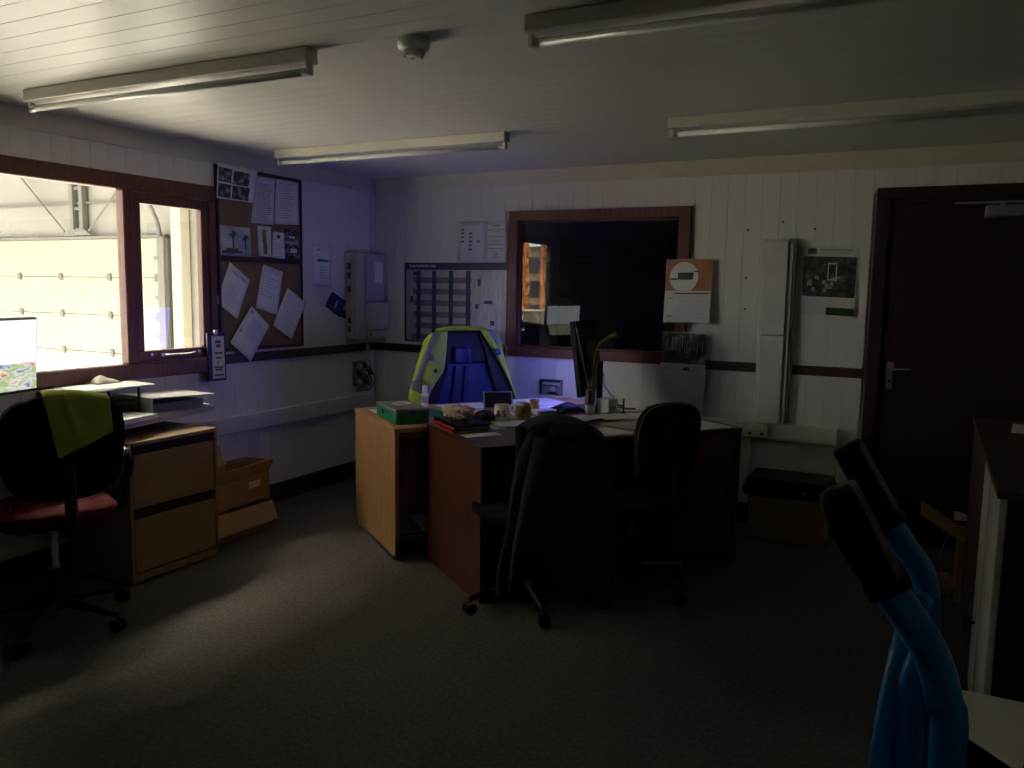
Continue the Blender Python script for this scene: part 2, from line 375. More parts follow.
# ---------------- dark window in the back wall
w2 = frame_empty('window_2'); struct(w2, 'brown timber internal window looking into a dark room')
fy0, fy1 = YB-.032, YB+.10
MB().prism([(WB[0], WB[3]), (WB[1], WB[3]), (WB[1]-.065, WB[3]-.065), (WB[0]+.065, WB[3]-.065)], 1, fy0, fy1).build('head', 'mahog', w2)
MB().prism([(WB[0], WB[2]), (WB[1], WB[2]), (WB[1]-.065, WB[2]+.065), (WB[0]+.065, WB[2]+.065)], 1, fy0, fy1).build('sill', 'mahog', w2)
MB().prism([(WB[0], WB[2]), (WB[0]+.065, WB[2]+.065), (WB[0]+.065, WB[3]-.065), (WB[0], WB[3])], 1, fy0, fy1).build('jamb', 'mahog', w2)
MB().prism([(WB[1], WB[2]), (WB[1]-.065, WB[2]+.065), (WB[1]-.065, WB[3]-.065), (WB[1], WB[3])], 1, fy0, fy1).build('jamb', 'mahog', w2)
gi = (WB[0]+.066, WB[1]-.066, WB[2]+.066, WB[3]-.066)
for a in ((gi[0], gi[0]+.016, gi[2], gi[3]), (gi[1]-.016, gi[1], gi[2], gi[3]), (gi[0]+.016, gi[1]-.016, gi[3]-.014, gi[3]), (gi[0]+.016, gi[1]-.016, gi[2], gi[2]+.014)):
    MB().box(a[0], a[1], YB-.008, YB+.03, a[2], a[3], .003).build('bead', 'mahog', w2)
MB().box(gi[0], gi[1], YB+.012, YB+.016, gi[2], gi[3]).build('pane', 'mirrorglass', w2)

# ---------------- door
dr = frame_empty('door_1'); struct(dr, 'dark red-brown door in a dark frame')
fx0, fx1 = -.325, .665
for a in ((fx0, fx0+.075, 0.002, 2.0), (fx1-.075, fx1, .002, 2.0), (fx0, fx1, 2.0, 2.062)):
    MB().box(a[0], a[1], YB-.022, YB+.10, a[2], a[3], .005).build('door_frame', 'doorwood', dr)
for a in ((fx0+.075, fx0+.09, .002, 1.985), (fx1-.09, fx1-.075, .002, 1.985), (fx0+.075, fx1-.075, 1.985, 2.0)):
    MB().box(a[0], a[1], YB+.004, YB+.03, a[2], a[3]).build('door_stop', 'doorwood', dr)
leaf = MB().box(fx0+.092, fx1-.092, YB+.006, YB+.048, .008, 1.983, .002).build('door_leaf', 'doorwood', dr)
hp = MB().box(-.218, -.178, YB-.002, YB+.006, .91, 1.07, .004).build('handle_plate', 'metal', dr)
MB().tube([(-.198, YB-.003, 1.03), (-.198, YB-.04, 1.03), (-.18, YB-.05, 1.03), (-.09, YB-.05, 1.035)], .008, 8).build('lever', 'chrome', hp)
MB().cyl((-.198, YB-.006, .955), (-.198, YB-.002, .955), .008).build('keyhole', 'black', hp)
cl = MB().box(.22, .47, YB-.062, YB+.005, 1.88, 1.945, .008).build('door_closer', 'metal', dr)
MB().box(.07, .40, YB-.05, YB-.03, 1.955, 1.968, .003).build('closer_arm', 'metal', cl)
MB().cyl((.30, YB-.04, 1.944), (.30, YB-.04, 1.958), .012).build('closer_pivot', 'metal', cl)

# ---------------- trunking
tl = thing('cable_trunking', 'white plastic cable trunking along the wall under the notice board', 'trunking', (XL, 3.3, .53))
MB().box(.001, .05, -2.2, 1.83, 0, .105, .004).build('body', 'trunk', tl)
MB().box(.0505, .054, -2.2, 1.83, .018, .087, .001).build('cover', 'trunk', tl)
MB().box(.001, .056, 1.28, 1.292, -.003, .108, .002).build('joint', 'trunk', tl)
tb = thing('cable_trunking', 'long white plastic cable trunking low on the board wall behind the desks', 'trunking', (-3.3, YB, .55))
MB().box(-.5, 2.83, -.05, -.001, 0, .105, .004).build('body', 'trunk', tb)
MB().box(-.5, 2.83, -.054, -.0505, .018, .087, .001).build('cover', 'trunk', tb)
MB().box(2.831, 2.845, -.056, -.001, -.003, .108, .003).build('end_cap', 'trunk', tb)
tv = thing('upright_trunking', 'tall boxed white trunking standing up the board wall beside the garden calendar', 'trunking', (-.85, YB, .657))
MB().box(-.10, .105, -.03, -.001, 0, 1.125, .004).build('back_channel', 'trunk', tv)
MB().box(-.075, .065, -.075, -.0305, 0, .54, .005).build('lower_cover', 'trunk', tv)
MB().box(-.075, .065, -.075, -.0305, .545, 1.11, .005).build('upper_cover', 'trunk', tv)
MB().box(.066, .09, -.06, -.0305, .0, 1.10, .004).build('side_channel', 'trunk', tv)
sk = thing('double_socket', 'cream double wall socket on the low trunking near the black case', 'socket', (-.92, YB-.055, .565))
MB().box(-.075, .075, -.03, -.001, 0, .088, .006).build('plate', 'cream', sk)
for dx in (-.036, .036):
    MB().box(dx-.008, dx+.008, -.034, -.0302, .055, .072, .002).build('switch', 'white', sk)
    MB().box(dx-.010, dx+.010, -.0312, -.0302, .018, .034).build('socket_hole', 'black', sk)

# ---------------- ceiling fittings
def batten(x0, x1, y, lab):
    t = thing('fluorescent_light', lab, 'ceiling light', (x0, y, ZC), 0, 'fluorescent battens on the ceiling'); L = x1-x0
    MB().box(0, L, -.032, .032, -.052, -.001, .004).build('batten_body', 'lamp', t)
    for a in (0.004, L-.024):
        h = MB().box(a, a+.02, -.013, .013, -.092, -.0525, .004).build('lamp_holder', 'lamp', t)
    MB().lathe([(.0132, 0), (.0132, L-.055)], 14, (1, 0, 0), (.0275, 0, -.077)).build('tube', 'tube', t, True)
    for a in (.0245, L-.0445): MB().lathe([(.0137, 0), (.0137, .02)], 14, (1, 0, 0), (a, 0, -.077)).build('tube_cap', 'metal', t)
    MB().box(L*.80, L*.80+.02, -.0345, -.032, -.04, -.02).build('clip', 'lamp', t)
batten(-3.54, -1.97, 2.30, 'white fluorescent batten running from above the wide window pane')
batten(-3.62, -2.04, 3.90, 'white fluorescent batten on the ceiling in front of the notice board')
batten(-1.15, .40, 2.32, 'white fluorescent batten whose end comes next to the smoke detector')
batten(-1.17, .40, 3.90, 'white fluorescent batten on the ceiling between calendars and door')
sd = thing('smoke_detector', 'round white smoke detector on the boarded ceiling', 'detector', (-1.59, 2.36, ZC))
MB().lathe([(.052, -.001), (.054, -.02), (.05, -.033), (.036, -.038)][::-1], 28).build('base', 'white', sd, True)
MB().lathe([(.034, -.0385), (.031, -.052), (.0, -.056)][::-1], 24).build('chamber', 'white', sd, True)
for i in range(6):
    a = i*PI/3+.2; MB().box(.028, .038, -.006, .006, -.058, -.039, .002, rot=Matrix.Rotation(a, 3, 'Z')).build('rib', 'white', sd)

# ================================================================ OUTSIDE THE WINDOW: the warehouse
ZW, YW = -.30, 8.9
struct(MB().box(-20, XL-.13, -30, YW+.2, ZW-.1, ZW).build('floor_warehouse', 'concrete'), 'concrete warehouse floor outside the window')
struct(MB().box(-20, -4.0, YW+.06, YW+.2, ZW, 5.6).build('wall_warehouse_end', 'cladding'), 'pale clad end wall of the warehouse')
struct(MB().box(-20.2, -20, -9, YW+.2, ZW, 5.6).build('wall_warehouse_side', 'liner'), 'pale clad far side wall of the warehouse')
struct(MB().box(-20.2, XL-.12, -9, YW+.2, 5.6, 5.75).build('ceiling_warehouse', 'liner'), 'warehouse roof')
struct(MB().box(XL-.14, XL-.125, -9, YW, ZC+.06, 5.6).build('wall_warehouse_near', 'cladding'), 'clad warehouse wall above the office')
def rooflight(xa, xb, ya, yb, lab):
    t = thing('rooflight', lab, 'rooflight', (xa, ya, 5.6), 0, 'translucent rooflights in the warehouse roof')
    MB().box(0, xb-xa, 0, yb-ya, -.012, -.002).build('sheet', 'rooflight', t)
    for a in (0, (xb-xa)/2-.02, xb-xa-.04): MB().box(a, a+.04, 0, yb-ya, -.05, -.0125).build('glazing_bar', 'track', t)
rooflight(-7.15, -6.25, 2.2, 7.6, 'translucent rooflight in the warehouse roof close to the office')

# sectional door
sd2 = thing('sectional_door', 'cream sectional warehouse door seen through the window', 'industrial door', (-13.4, YW, ZW))
PH = .612; hx = [-14.7, -13.55, -12.38, -11.2, -10.85]
for i in range(4):
    p = MB()
    p.box(-3.6, 2.8, -.03, .03, i*PH+.004, (i+1)*PH-.004, .004)
    for rz in (.2, .4): p.box(-3.6, 2.8, -.033, -.0301, i*PH+rz-.004, i*PH+rz+.004)
    po = p.build('door_panel', 'doorpanel', sd2)
    if i < 3:
        for xx in (-14.16, -13.05, -11.83, -15.3, -10.72):
            MB().box(xx+13.4-.045, xx+13.4+.045, -.06, -.034, (i+1)*PH-.06, (i+1)*PH+.06, .008).build('hinge', 'darkgrey', po)
MB().box(-3.6, 2.9, -.06, .03, 4*PH+.002, 4*PH+.05, .006).build('top_rail', 'track', sd2)
t = thing('door_track', 'galvanised vertical door track beside the sectional door', 'track', (-10.45, YW-.1, ZW))
MB().box(-.12, .10, -.06, .03, 0, 2.45, .01).box(.02, .10, -.12, -.0605, 0, 2.45, .005).build('channel', 'track', t)
MB().tube([(-.05, -.05, 2.45), (-.09, -.07, 2.7), (-.16, -.25, 3.05), (-.2, -.8, 3.3), (-.2, -2.6, 3.4)], .035, 8).build('curved_track', 'track', t)
for zz in (.3, .9, 1.5, 2.1): MB().box(-.20, -.121, -.05, .02, zz, zz+.06, .005).build('roller_bracket', 'track', t)
MB().box(-.11, .10, -.09, .09, 0, 4.5, .01).box(-.02, .0, -.094, -.0905, 1.6, 1.64).build('post', 'post', None)
po = bpy.data.objects['post']; po.location = (-10.17, YW-.05, ZW); po.name = 'steel_post'; tag(po, 'cream steel post beside the door track outside the window', 'post')
t = thing('lattice_column', 'grey lattice steel column standing on the rail above the sectional door', 'column', (-12.55, YW-.02, ZW+4*PH+.06))
for dx in (-.12, .12): MB().box(dx-.045, dx+.045, -.05, .05, 0, 3.0, .006).build('chord', 'track', t)
for i in range(9):
    z = .08+i*.33; MB().box(-.075, .075, -.02, .02, z, z+.05, .004).build('lacing', 'track', t)
MB().prism([(-.38, 0), (.38, 0), (.2, .10), (-.2, .10)], 1, -.052, -.058).build('foot_plate', 'track', t)
for s_, lab in ((-1, 'thin steel tie rod rising left from the lattice column foot'), (1, 'thin steel tie rod rising right from the lattice column foot')):
    o = MB().cyl((0, 0, 0), (s_*1.9, 0, 1.6), .016).build('tie_rod', 'track'); o.location = (-12.55+s_*.30, YW-.07, ZW+4*PH+.13); tag(o, lab, 'tie rod', 'tie rods above the sectional door')
o = MB().box(0, 6.6, -.03, .03, 0, .03).build('cladding_rail', 'track'); o.location = (-17.2, YW+.02, 2.72); tag(o, 'thin horizontal rail across the cladding above the sectional door', 'rail')
# towards the open end of the warehouse (seen mirrored in the dark window)
for p, w, lab in (((-7.87, -5.5), .085, 'broad orange steel upright outside, mirrored in the dark window'), ((-7.7, -6.0), .035, 'slim orange steel upright outside, mirrored in the dark window')):
    t = thing('rack_upright', lab, 'upright', (p[0], p[1], ZW), -.45)
    MB().box(-w, w, -w, w, .01, 5.5, .005).build('upright', 'orange', t); MB().box(-w-.05, w+.05, -w-.05, w+.05, 0, .0095).build('base_plate', 'orange', t)
t = thing('storage_carton', 'big cream carton on the warehouse floor, mirrored in the dark window', 'carton', (-6.9, -3.5, ZW), -.45)
MB().box(-.7, .7, -.6, .6, .13, 1.36, .01).build('carton', 'post', t)
for dx in (-.6, 0, .6): MB().box(dx-.05, dx+.05, -.6, .6, 0, .1285).build('pallet_bearer', 'oldwood', t)
t = thing('far_building', 'tan building with rows of dark windows far outside, mirrored in the dark window', 'building', (-16, -22, ZW))
MB().box(-10, 10, -3, 3, 0, 3.3).build('wall', 'brick', t); MB().box(-10.2, 10.2, -3.2, 3.2, 3.301, 3.42).build('roof', 'track', t)
wm = MB().box(-.55, .55, -.0, .05, 0, .62).mesh('window', 'window_dark')
for i in range(14):
    for zz in (.5, 1.45, 2.4): link('window', wm, t, (-9.2+i*1.42, 3.001, zz))

# ================================================================ ROOM BEHIND THE DARK WINDOW
struct(MB().box(-3.98, 1.6, 7.9, 8.0, 0, ZC).build('wall_next_room_back', 'wallplain'), 'far wall of the dark next room')
struct(MB().box(-3.98, -3.9, YB+.101, 7.9, 0, ZC).build('wall_next_room_left', 'wallplain'), 'side wall of the dark next room')
struct(MB().box(1.5, 1.6, YB+.101, 7.9, 0, ZC).build('wall_next_room_right', 'wallplain'), 'other side wall of the dark next room')
struct(MB().box(-3.98, 1.6, YB+.101, 8.0, ZC, ZC+.05).build('ceiling_next_room', 'wallplain'), 'ceiling of the dark next room')
t = thing('bookcase', 'tall dark bookcase in the room behind the dark window', 'bookcase', (-2.75, 7.6, 0))
for a in (-.55, .53): MB().box(a, a+.02, -.15, .15, 0, 1.95).build('side_panel', 'pale', t)
for z in (.05, .5, .95, 1.38, 1.75): MB().box(-.529, .529, -.15, .15, z, z+.02).build('shelf', 'pale', t)
MB().box(-.55, .55, .151, .16, 0, 1.95).build('back_panel', 'pale', t)

# ================================================================ WALL THINGS
def sheet(corners, th=.0008, curl=0, n=6, wav=0):
    """thin sheet spanned by TL,TR,BR,BL with slight curl along its normal; returns (MB, point fn)"""
    TL, TR, BR, BL = [Vector(c) for c in corners]
    nn = (TR-TL).cross(TL-BL).normalized()
    def P(a, b, off=0):
        p = (TL*(1-a)+TR*a)*(1-b) + (BL*(1-a)+BR*a)*b
        return p + nn*(off + curl*(b*b*(.3+.7*a)) + wav*math.sin(a*5+b*3)*.5)
    return MB().grid(lambda a, b: P(1-a, b), n, n, th), P, nn
def marks(P, rects, name, m, parent, off=.0006, n=1):
    b = MB()
    for (a0, b0, a1, b1) in rects:
        b.grid(lambda s, t: P(a0+(a1-a0)*s, b0+(b1-b0)*t, off), max(1, int((a1-a0)*6)), max(1, int((b1-b0)*6)))
    return b.build(name, m, parent)
def lines(a0, a1, b0, b1, n, rnd=.3, th=.012, seed=1):
    R = random.Random(seed); return [(a0, b0+(b1-b0)*i/max(1, n-1), a1-(a1-a0)*R.random()*rnd, b0+(b1-b0)*i/max(1, n-1)+th) for i in range(n)]
def wall_sheet(name, label, cat, corners, m='paper', group=None, curl=.004, th=.0008, ink=None, inkm='inkgrey', wav=0):
    t = thing(name, label, cat, (0, 0, 0), 0, group)
    c = sum((Vector(k) for k in corners), Vector())/4; t.location = c
    loc = [Vector(k)-c for k in corners]
    b, P, nn = sheet(loc, th, curl, 6, wav); b.build('sheet', m, t, True)
    if ink: marks(P, ink, 'print', inkm, t)
    return t, P, nn
def LW(px, py, off=.0): return onx(px, py, XL+off)
def BWp(px, py, off=.0): return ony(px, py, YB-off)

# notice board on the left wall: one frame, two cork panels
nb = thing('notice_board', 'cork notice board in a dark wood frame on the window wall', 'notice board', (XL, 4.0, 1.6))
zt, zm, zb = 2.165-1.6, 1.613-1.6, 1.04-1.6
ya, yb_ = 3.634-4, 4.385-4
for a in ((ya, yb_, zt-.022, zt), (ya, yb_, zm-.016, zm+.016), (ya, yb_, zb, zb+.02)): MB().box(.001, .022, a[0], a[1], a[2], a[3], .003).build('frame_rail', 'rail', nb)
for a in ((ya, ya+.022), (yb_-.014, yb_)):
    MB().box(.001, .0215, a[0], a[1], zm+.0165, zt-.0225, .003).build('frame_stile', 'rail', nb); MB().box(.001, .0215, a[0], a[1], zb+.0205, zm-.0165, .003).build('frame_stile', 'rail', nb)
MB().box(.001, .012, ya+.023, yb_-.015, zm+.017, zt-.023).build('cork_panel', 'cork', nb)
MB().box(.001, .012, ya+.023, yb_-.015, zb+.021, zm-.017).build('cork_panel', 'cork', nb)
G = 'papers pinned to the notice board'
o1, o2 = .0135, .0225
def nsheet(name, lab, px, off=o1, ink=None, inkm='inkgrey', m='paper', curl=.006, cat='paper', pin=True):
    t, P, nn = wall_sheet(name, lab, cat, [LW(x, y, off) for x, y in px], m, G, curl, .0006, ink, inkm)
    if pin:
        p = P(.5, .04, .001); MB().lathe([(.0045, 0), (.0045, .004), (.002, .006)], 10, nn, p).build('pin', 'metal', t)
    return t, P, nn
# upper panel
t, P, nn = nsheet('photo_sheet', 'pinned white sheet with four dark photographs, over the board top edge', [(218, 162), (258, 171), (251, 203), (216, 198)], .028, curl=.016)
for r, nm in (((.03, .12, .36, .52), 'photograph'), ((.40, .14, .82, .54), 'photograph'), ((.03, .57, .36, .95), 'photograph'), ((.40, .57, .86, .96), 'photograph')): marks(P, [r], nm, 'pic_bw', t)
nsheet('letter', 'pinned typed letter with grey paragraph blocks beside the four photographs', [(256, 174), (275, 177), (273, 225), (251, 223)], ink=lines(.15, .9, .18, .92, 18, .2, .018, 2))
nsheet('letter', 'pinned typed letter in the top corner of the notice board, away from the window', [(276, 177), (298, 180), (298, 225), (274, 224)], off=.0145, ink=lines(.15, .85, .12, .85, 15, .4, .014, 3))
t, P, nn = nsheet('postcard', 'pinned colour picture of palm trees over a parked car', [(217, 224.5), (250, 228), (251, 257), (218, 256)], m='pic_sky', curl=.003)
marks(P, [(.44, .30, .49, .72), (.82, .38, .86, .75)], 'palm_trunk', 'pic_palm', t)
b = MB()
for cx, cy, s in ((.465, .27, .2), (.84, .36, .15)):
    for k in range(9):
        a = k*2*PI/9+.3
        b.bm.faces.new([b.bm.verts.new(P(min(1, cx+s*.18*math.cos(a+q)*f), max(0, cy+s*1.0*math.sin(a+q)*f*.9), .0008)) if f else b.bm.verts.new(P(cx, cy, .0008)) for q, f in ((0, 0), (.25, .7), (0, 1), (-.25, .7))])
        b.bm.faces.new([b.bm.verts.new(P(min(1, max(0, cx+s*math.cos(a)*f+g*.03)), cy+s*1.1*math.sin(a)*f+g*.03, .0009)) for f, g in ((.1, 1), (1, 0), (.1, -1))])
b.build('palm_crown', 'pic_palm', t)
marks(P, [(.02, .70, .98, .745)], 'shoreline', 'inkgrey', t); marks(P, [(.12, .80, .72, .90), (.24, .74, .60, .80)], 'car_picture', 'ink', t, .001)
t, P, nn = nsheet('note', 'pinned narrow white note with a tall yellow-brown drawing', [(257, 225.5), (271, 227), (270.5, 257), (259, 256)]); marks(P, [(.34, .12, .66, .55), (.38, .55, .70, .92)], 'drawing', 'yellow', t)
t, P, nn = nsheet('note', 'small pinned white notice with a dark emblem', [(273, 231.5), (284, 233), (284.5, 259.5), (272, 257.5)], off=.0145, ink=lines(.15, .9, .45, .8, 5, .3, .02, 5)); marks(P, [(.35, .10, .65, .24)], 'emblem', 'ink', t)
t, P, nn = nsheet('photo_card', 'pinned dark photo card with pale shapes', [(284.5, 229), (299, 231), (299.5, 259), (285.5, 258)], off=.0155, m='pic_bw'); marks(P, [(.35, .65, .8, .8), (.3, .22, .7, .3)], 'pale_shape', 'gloss', t); marks(P, [(.02, .40, .98, .5)], 'band', 'inkgrey', t)
# lower panel, four tilted certificates
GL = ((0.1, .07, .3, .10),)
nsheet('certificate', 'tilted pinned sheet with a signature line, on the cork next to the window', [(230, 262), (250, 280), (236, 319), (215.5, 302)], ink=[(.15, .12, .55, .15), (.6, .10, .9, .14)]+lines(.15, .85, .4, .85, 7, .5, .012, 6), curl=.012)
nsheet('certificate', 'pinned sheet with a yellow highlighted line, slightly tilted in the middle of the cork', [(263, 264), (283, 272), (276, 315), (255.5, 308)], ink=lines(.1, .9, .12, .65, 9, .5, .012, 8), curl=.012)
nsheet('certificate', 'tilted pinned sheet overhanging the frame edge of the notice board', [(287.5, 287.5), (306, 303), (290.5, 339.5), (272.5, 325.5)], off=.024, ink=lines(.1, .9, .12, .9, 16, .3, .010, 9), curl=.012)
nsheet('certificate', 'lowest tilted pinned sheet, its tip over the dado rail', [(251.5, 306), (269.5, 326), (250, 361.5), (230, 342.5)], off=.0275, ink=[(.05, .05, .2, .11), (.06, .55, .16, .64)]+lines(.25, .9, .15, .6, 10, .4, .012, 10), curl=.004)
# clipboard hanging on the window frame edge
cb = thing('hanging_clipboard', 'dark clipboard with a printed notice hanging by the window frame', 'clipboard', LW(216, 357, .052))
b = Vector(cb.location); cc = [LW(*q, .052)-b for q in ((207, 333), (225, 332.5), (226.5, 380), (209.5, 381.5))]
s_, P, nn = sheet(cc, .012, 0, 1); s_.build('board', 'navyplastic', cb)
marks(P, [(.22, .07, .92, .95)], 'sheet', 'paper2', cb, .0008)
marks(P, [(.42, .16, .72, .22), (.46, .24, .70, .31), (.36, .40, .80, .44), (.42, .50, .74, .54), (.5, .60, .6, .63), (.34, .70, .84, .735), (.38, .75, .80, .785), (.32, .86, .86, .90)], 'print', 'ink', cb, .0014)
MB().lathe([(.011, 0), (.011, .006), (.005, .012)], 12, nn, P(.42, .02, .001)).box(-.006, .006, -.012, .012, -.01, .016, .002, loc=P(.42, -.01, .008)).build('clip', 'brass', cb)
# small things further along the left wall
t, P, nn = wall_sheet('notice', 'white notice with a green band on the wall between notice board and cream wall box', 'notice', [LW(*q, .003) for q in ((313.5, 243.5), (331, 246.5), (331, 286.5), (314, 286.5))], 'paper', None, .003)
marks(P, [(.2, .34, .85, .41)], 'green_band', 'green', t); marks(P, [(.2, .1, .36, .15)]+lines(.3, .8, .52, .86, 6, .3, .02, 4), 'print', 'inkgrey', t)
# cream wall box
bx = thing('wall_cabinet', 'cream plastic wall cabinet in the corner above the dado rail', 'wall cabinet', (XL, 5.03, 1.06))
MB().box(.001, .115, -.175, .165, 0, .64, .008).build('body', 'cream', bx)
MB().box(.1155, .128, -.085, .15, .285, .625, .005).build('upper_cover', 'pale', bx)
MB().box(.1155, .15, -.075, .185, .075, .28, .006).build('lower_cover', 'cream', bx)
MB().box(.1155, .135, -.075, .165, .008, .068, .005).build('base_cover', 'cream', bx)
MB().box(.1285, .1292, .02, .12, .42, .58).build('sticker', 'paper', bx)
for z in (.52, .45, .35, .12, .06): MB().box(.03, .06, -.1775, -.1752, z, z+.045, .001).build('vent', 'darkgrey', bx)
MB().box(.1352, .137, -.05, -.03, .03, .045).build('indicator', 'black', bx)
MB().cyl((.06, .02, -.20), (.06, .02, -.002), .012).build('conduit', 'trunk', bx)
jb = thing('cable_junction', 'cluster of cable glands and wires on the wall under the cream wall cabinet', 'junction box', (XL, 5.03, .70))
MB().box(.001, .035, -.09, .10, 0, .19, .006).build('back_box', 'grey', jb)
R = random.Random(4)
for i in range(3):
    for j in range(3): MB().cyl((.035, -.06+.065*i, .035+.06*j), (.062, -.06+.065*i, .035+.06*j), .022, .018).build('gland', 'darkgrey' if (i+j) % 2 else 'cream', jb)
for k in range(4):
    y0_ = -.06+.04*k; MB().tube([(.05, y0_, .09+.02*k), (.085, y0_+.02, .05), (.08, y0_-.01, .0), (.04, y0_+.01, -.01-.008*k), (.014, y0_, -.045)], .004, 6).build('wire', 'darkgrey', jb)
kt = thing('navy_tag', 'navy blue plastic tag with a black strap hung beside the cream wall cabinet', 'tag', LW(339, 304, .006))
b = Vector(kt.location); s_, P, nn = sheet([LW(*q, .012)-b for q in ((333, 292), (346, 301), (340, 317), (326, 306))], .009, 0, 1); s_.build('tag_body', 'navyplastic', kt)
marks(P, [(.42, .30, .58, .75)], 'pale_slot', 'inkgrey', kt); s_, P, nn = sheet([LW(*q, .008)-b for q in ((340, 309), (346, 311), (346, 319), (333, 313))], .005, 0, 1); s_.build('strap', 'black', kt)

# wall planner on the back wall
wp = thing('wall_planner', 'laminated year planner with navy columns, wrinkled film on one side', 'wall planner', BWp(456, 305, 0))
b = Vector(wp.location); x0, x1, z0, z1 = -.455, .435, -.285, .31
yp = -.004
def P(a, bb, off=0):  # a left-right, bb top-bottom
    return Vector((x0+(x1-x0)*a, yp-off, z1+(z0-z1)*bb))
MB().box(x0, x1, -.004, -.001, z0, z1).build('backing', 'inkblue', wp)
def rag(a, bb): return P(.02+.965*a, .09+.89*bb, .0015)
MB().grid(rag, 40, 24).build('laminated_sheet', 'film', wp, True)
R = random.Random(11); rows = 12
cells = []; navyc = []; dk = []
for j in range(rows):
    y_ = .11+.86*j/rows; yy = .11+.86*(j+1)/rows
    if j % 2: cells.append((.145, y_, .66, yy))
    st = .05+.08*R.random()
    if j % 2: dk.append((st, y_, .145, yy))
for c in (.145, .30, .465, .63): navyc.append((c-.02, .10, c+.022, .97))
for c in ((.09, .11, .13, .16), (.72, .2, .75, .28), (.78, .46, .86, .5), (.84, .7, .88, .76), (.70, .5, .73, .56), (.12, .87, .15, .93), (.06, .42, .09, .5)): navyc.append(c)
marks(P, cells, 'week_band', 'inkslate', wp, .0028); marks(P, dk, 'month_band', 'inkslate', wp, .0028); marks(P, navyc, 'navy_column', 'inkblue', wp, .0034)
text_mesh('YEAR PLANNER 2022', .026, 'planner_title', 'paper', wp, Matrix.Translation((x0+.16, yp-.002, z1-.026)) @ Matrix.Rotation(PI/2, 4, 'X'))
# two sheets above the planner
t, P, nn = wall_sheet('dot_sheet', 'white sheet with three columns of dark dots above the wall planner', 'notice', [BWp(*q, .003) for q in ((459, 222), (483, 221), (482, 262), (458, 261))], 'wall', None, .001)
pts = [(.10, i) for i in (.18, .27, .37, .475)] + [(.44, i) for i in (.275, .375, .475, .575, .675)] + [(.76, .475)]
marks(P, [(a, c, a+.13, c+.045) for a, c in pts], 'dots', 'ink', t)
t, P, nn = wall_sheet('notice', 'white typed notice beside the dark window, above the wall planner', 'notice', [BWp(*q, .003) for q in ((485, 222), (507.5, 221), (507.5, 262), (484.5, 261.5))], 'paper2', None, .001)
marks(P, [(.35, .08, .68, .115), (.12, .19, .9, .215), (.35, .24, .65, .26), (.2, .36, .85, .385), (.3, .48, .7, .5), (.12, .56, .85, .58), (.12, .66, .85, .68), (.45, .78, .58, .84), (.35, .88, .65, .895)], 'print', 'inkgrey', t)
# calendars
def calendar(name, label, px, px_mid, pic, off=.006, offs2=.02):
    t = thing(name, label, 'calendar', BWp(*[sum(c)/4 for c in zip(*px)], off), 0, 'calendars hung on the board wall')
    b = Vector(t.location); TL, TR, BR, BL = [BWp(*q, off if i < 2 else off+.004)-b for i, q in enumerate(px)]
    m = px_mid; ML, MR = TL.lerp(BL, m), TR.lerp(BR, m)
    s_, P1, n1 = sheet([TL, TR, MR, ML], .003, 0, 4); s_.build('picture_sheet', 'gloss', t)
    s_, P2, n2 = sheet([ML-Vector((0, .003, 0)), MR-Vector((0, .003, 0)), BR-Vector((0, .004, 0)), BL-Vector((0, .004, 0))], .003, .006, 4); s_.build('date_sheet', 'gloss', t)
    MB().lathe([(.004, 0), (.004, .006)], 8, (0, -1, 0), P1(.5, -.02, .002)).build('nail', 'metal', t)
    return t, P1, P2
yoff = .036
t, P1, P2 = calendar('wall_calendar', 'calendar with a round pale sign on a tan picture, over the dark window frame', [(666.5, 259.5), (713, 259), (709.5, 323), (663.5, 322)], .5, 'tan', .037)
marks(P1, [(0.01, .01, .99, .99)], 'tan_picture', 'tan', t)
bb = MB(); cv = [bb.bm.verts.new(P1(.40+.31*math.cos(k*PI/12), max(.0, min(.985, .56+.48*math.sin(k*PI/12))), .0014)) for k in range(24)]; bb.bm.faces.new(cv); bb.build('round_sign', 'paper2', t)
marks(P1, [(.27, .42, .60, .64)], 'sign_lettering', 'darkgrey', t, .002); marks(P1, [(.11, .60, .26, .65), (.6, .36, .7, .40)], 'sign_stroke', 'darkgrey', t, .002)
marks(P2, [(.22, .06, .94, .10)], 'month_line', 'ink', t); marks(P2, [(.05, .78, .20, .83), (.12, .2, .18, .26)]+[(.24, .18+.13*i, .92, .185+.13*i) for i in range(6)], 'date_grid', 'inkgrey', t)
t, P1, P2 = calendar('wall_calendar', 'calendar with a waterfall photograph, hung over the dado rail below the tan calendar', [(662, 331.5), (707, 333.5), (704, 397.5), (659, 394)], .5, 'fall', .037)
marks(P1, [(.0, .02, 1, .98)], 'waterfall_picture', 'pic_fall', t)
R = random.Random(3); marks(P1, [(.12+.055*i+R.random()*.02, .12+.16*R.random(), .12+.055*i+.012+R.random()*.025, .38+R.random()*.3) for i in range(15)], 'white_water', 'inkgrey', t, .0012)
marks(P2, [(.04, .17, .93, .19)], 'month_line', 'inkgrey', t); marks(P2, [(.52, .09, .65, .19)], 'month_tab', 'ink', t, .0009); marks(P2, [(.05, .3+.13*i, .92, .304+.13*i) for i in range(5)], 'date_grid', 'inkgrey', t)
t, P1, P2 = calendar('wall_calendar', 'calendar with a dark garden photograph and white header, between upright trunking and door', [(803.5, 246), (859, 247), (854, 317), (800, 313.5)], .74, 'garden', .004)
marks(P1, [(.02, .20, .98, .99)], 'garden_picture', 'pic_garden', t); marks(P1, [(.09, .04, .25, .155)], 'logo', 'ink', t, .0012); marks(P1, [(.31, .05, .90, .085), (.33, .115, .88, .13)], 'header_lettering', 'inkgrey', t, .0012)
